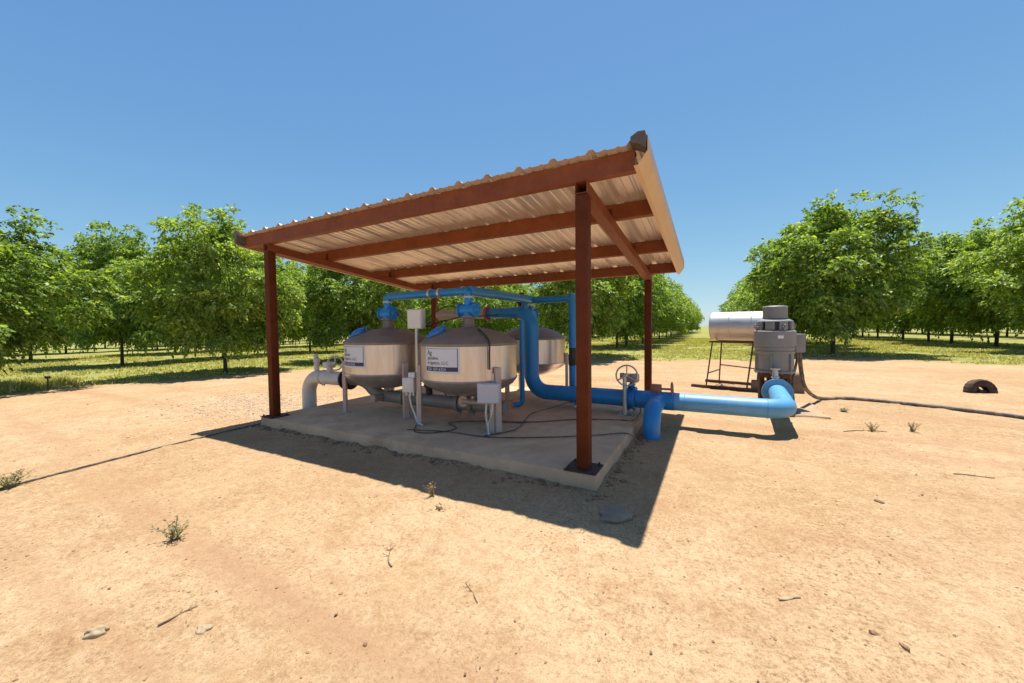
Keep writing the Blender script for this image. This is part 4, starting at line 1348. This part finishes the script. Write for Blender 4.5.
for q, (x, y, a_, z_, lb) in enumerate(((1.63, -1.02, .017, 2.2, 'dark clod just right of the brown clod at the lower right'), (1.90, -1.12, .018, 2.5, 'dark elongated clod nearest the lower right corner'),
        (2.62, -.20, .026, 2.7, 'brown clod near the right edge below the hose'), (2.55, -.45, .018, 2.4, 'small brown clod below the clod near the right edge'))):
    rock('clod', x, y, a_, a_ * .55, a_ * .5, M['pebble'], lb, 30 + q, z_, 'clod')
def stick(x, y, rz, L, r, m_, label, seed, fork=True):
    r2 = random.Random(seed)
    d = Vector((math.cos(rz), math.sin(rz), 0)); s_ = Vector((-d.y, d.x, 0))
    P = [Vector((x, y, 0)) + d * L * (t - .5) + s_ * L * .10 * math.sin(3 * t + seed) * r2.uniform(.5, 1) for t in (0, .25, .5, .75, 1)]
    for p in P: p.z = gz(p.x, p.y) + r * 1.2
    b = MB(); pp_ = spline(P, 4)
    b.tube(pp_, [r * (1 - .6 * i / len(pp_)) for i in range(len(pp_))], 6)
    if fork:
        for t, sg in ((2, 1), (3, -1), (3, 1)):
            q = P[t] + (d * .6 + s_ * sg * .7) * L * .22; q.z = gz(q.x, q.y) + r * 2.5
            b.tube([P[t], q], [r * .6, r * .2], 5)
    return setp(b.build('dry_stick', m_), label, 'stick')
stick(-.68, -1.49, 2.5, .22, .0045, M['stick'], 'thin dark forked twig lying on the near dirt', 1)
stick(-.09, -1.54, 2.7, .16, .003, M['stick'], 'thin curled twig right of the forked twig', 2)
stick(1.275, -.894, R(28), .10, .006, M['stick_pale'], 'short bleached stick on the right side of the dirt', 3, False)
stick(-1.19, -2.28, 1.3, .14, .005, M['stick'], 'dark crooked twig beside the pale oval stone', 5)
stick(2.55, 2.92, .4, .5, .006, M['stick'], 'dry stalk lying before the dry tufts on the right', 6)
stick(2.9, 1.6, .2, .25, .005, M['stick'], 'brown twig on open dirt at the far right', 8)

def weed(name, x, y, n_, h, m_, label, seed, spread=.7, leaf=.03, leaves=9):
    r2 = np.random.default_rng(seed)
    V = []; b = MB()
    for k in range(n_):
        az = r2.uniform(0, 6.28); ln = r2.uniform(.2, 1) * spread; hh = h * r2.uniform(.5, 1)
        p0 = Vector((x + r2.normal(0, .01), y + r2.normal(0, .01), gz(x, y) - .005))
        p2 = p0 + Vector((math.cos(az) * hh * ln, math.sin(az) * hh * ln, hh * math.sqrt(max(.1, 1 - .6 * ln * ln))))
        p1 = p0.lerp(p2, .5) + Vector((0, 0, hh * .08))
        b.tube([p0, p1, p2], [.0022, .0016, .0008], 4, False)
        for j in range(leaves):
            t = (j + 1.5) / (leaves + 1)
            q = p0.lerp(p1, t * 2) if t < .5 else p1.lerp(p2, t * 2 - 1)
            d = Vector(r2.normal(0, 1, 3)).normalized(); d.z = abs(d.z) * .6
            w_ = d.orthogonal().normalized() * leaf * .22
            L = leaf * r2.uniform(.6, 1.2)
            vs_ = [b.bm.verts.new(v) for v in (q, q + d * L * .5 + w_, q + d * L, q + d * L * .5 - w_)]
            b.bm.faces.new(vs_)
    return setp(b.build(name, m_, None, 0), label, 'weed')
weed('weed', -2.03, -1.985, 16, .15, M['weed'], 'small grey green weed alone on the left of the near dirt', 1, .8, .028)
weed('weed', -4.27, -2.26, 26, .17, M['weed'], 'low green weed at the left edge by the thin dark tube', 2, 1.0, .03)
weed('weed', -.985, -.76, 9, .13, M['dry'], 'pale dry weed at the edge of the roof shade', 3, .6, .022)
weed('weed', -.80, -.90, 6, .04, M['weed'], 'tiny dead weed just below the pale dry weed', 4, 1.0, .02)
weed('weed', 2.62, 2.95, 18, .13, M['dry'], 'dry grass tuft, left one of the pair right of the pump pipe', 5, .9, .02)
weed('weed', 3.05, 3.20, 16, .14, M['dry'], 'dry grass tuft, right one of the pair right of the pump pipe', 6, .8, .02)
weed('weed', 2.66, 4.25, 14, .07, M['weed'], 'low green weed between the hose and the pump footing', 7, 1.0, .03)
weed('weed', 5.75, 6.8, 24, .16, M['dry'], 'brown dry clump at the right edge below the tyre', 8, 1.0, .03)

sk = thing('marker_stake', 'short dark stake with a small cap standing in the left grass', 'stake', (-12.35, -.45, 0))
MB().cyl((-12.35, -.45, 0), (-12.35, -.45, .28), .012, 8).build('stem', M['dark'], sk)
MB().box(-12.40, -12.30, -.49, -.41, .28, .34, .01).build('cap', M['dark'], sk)
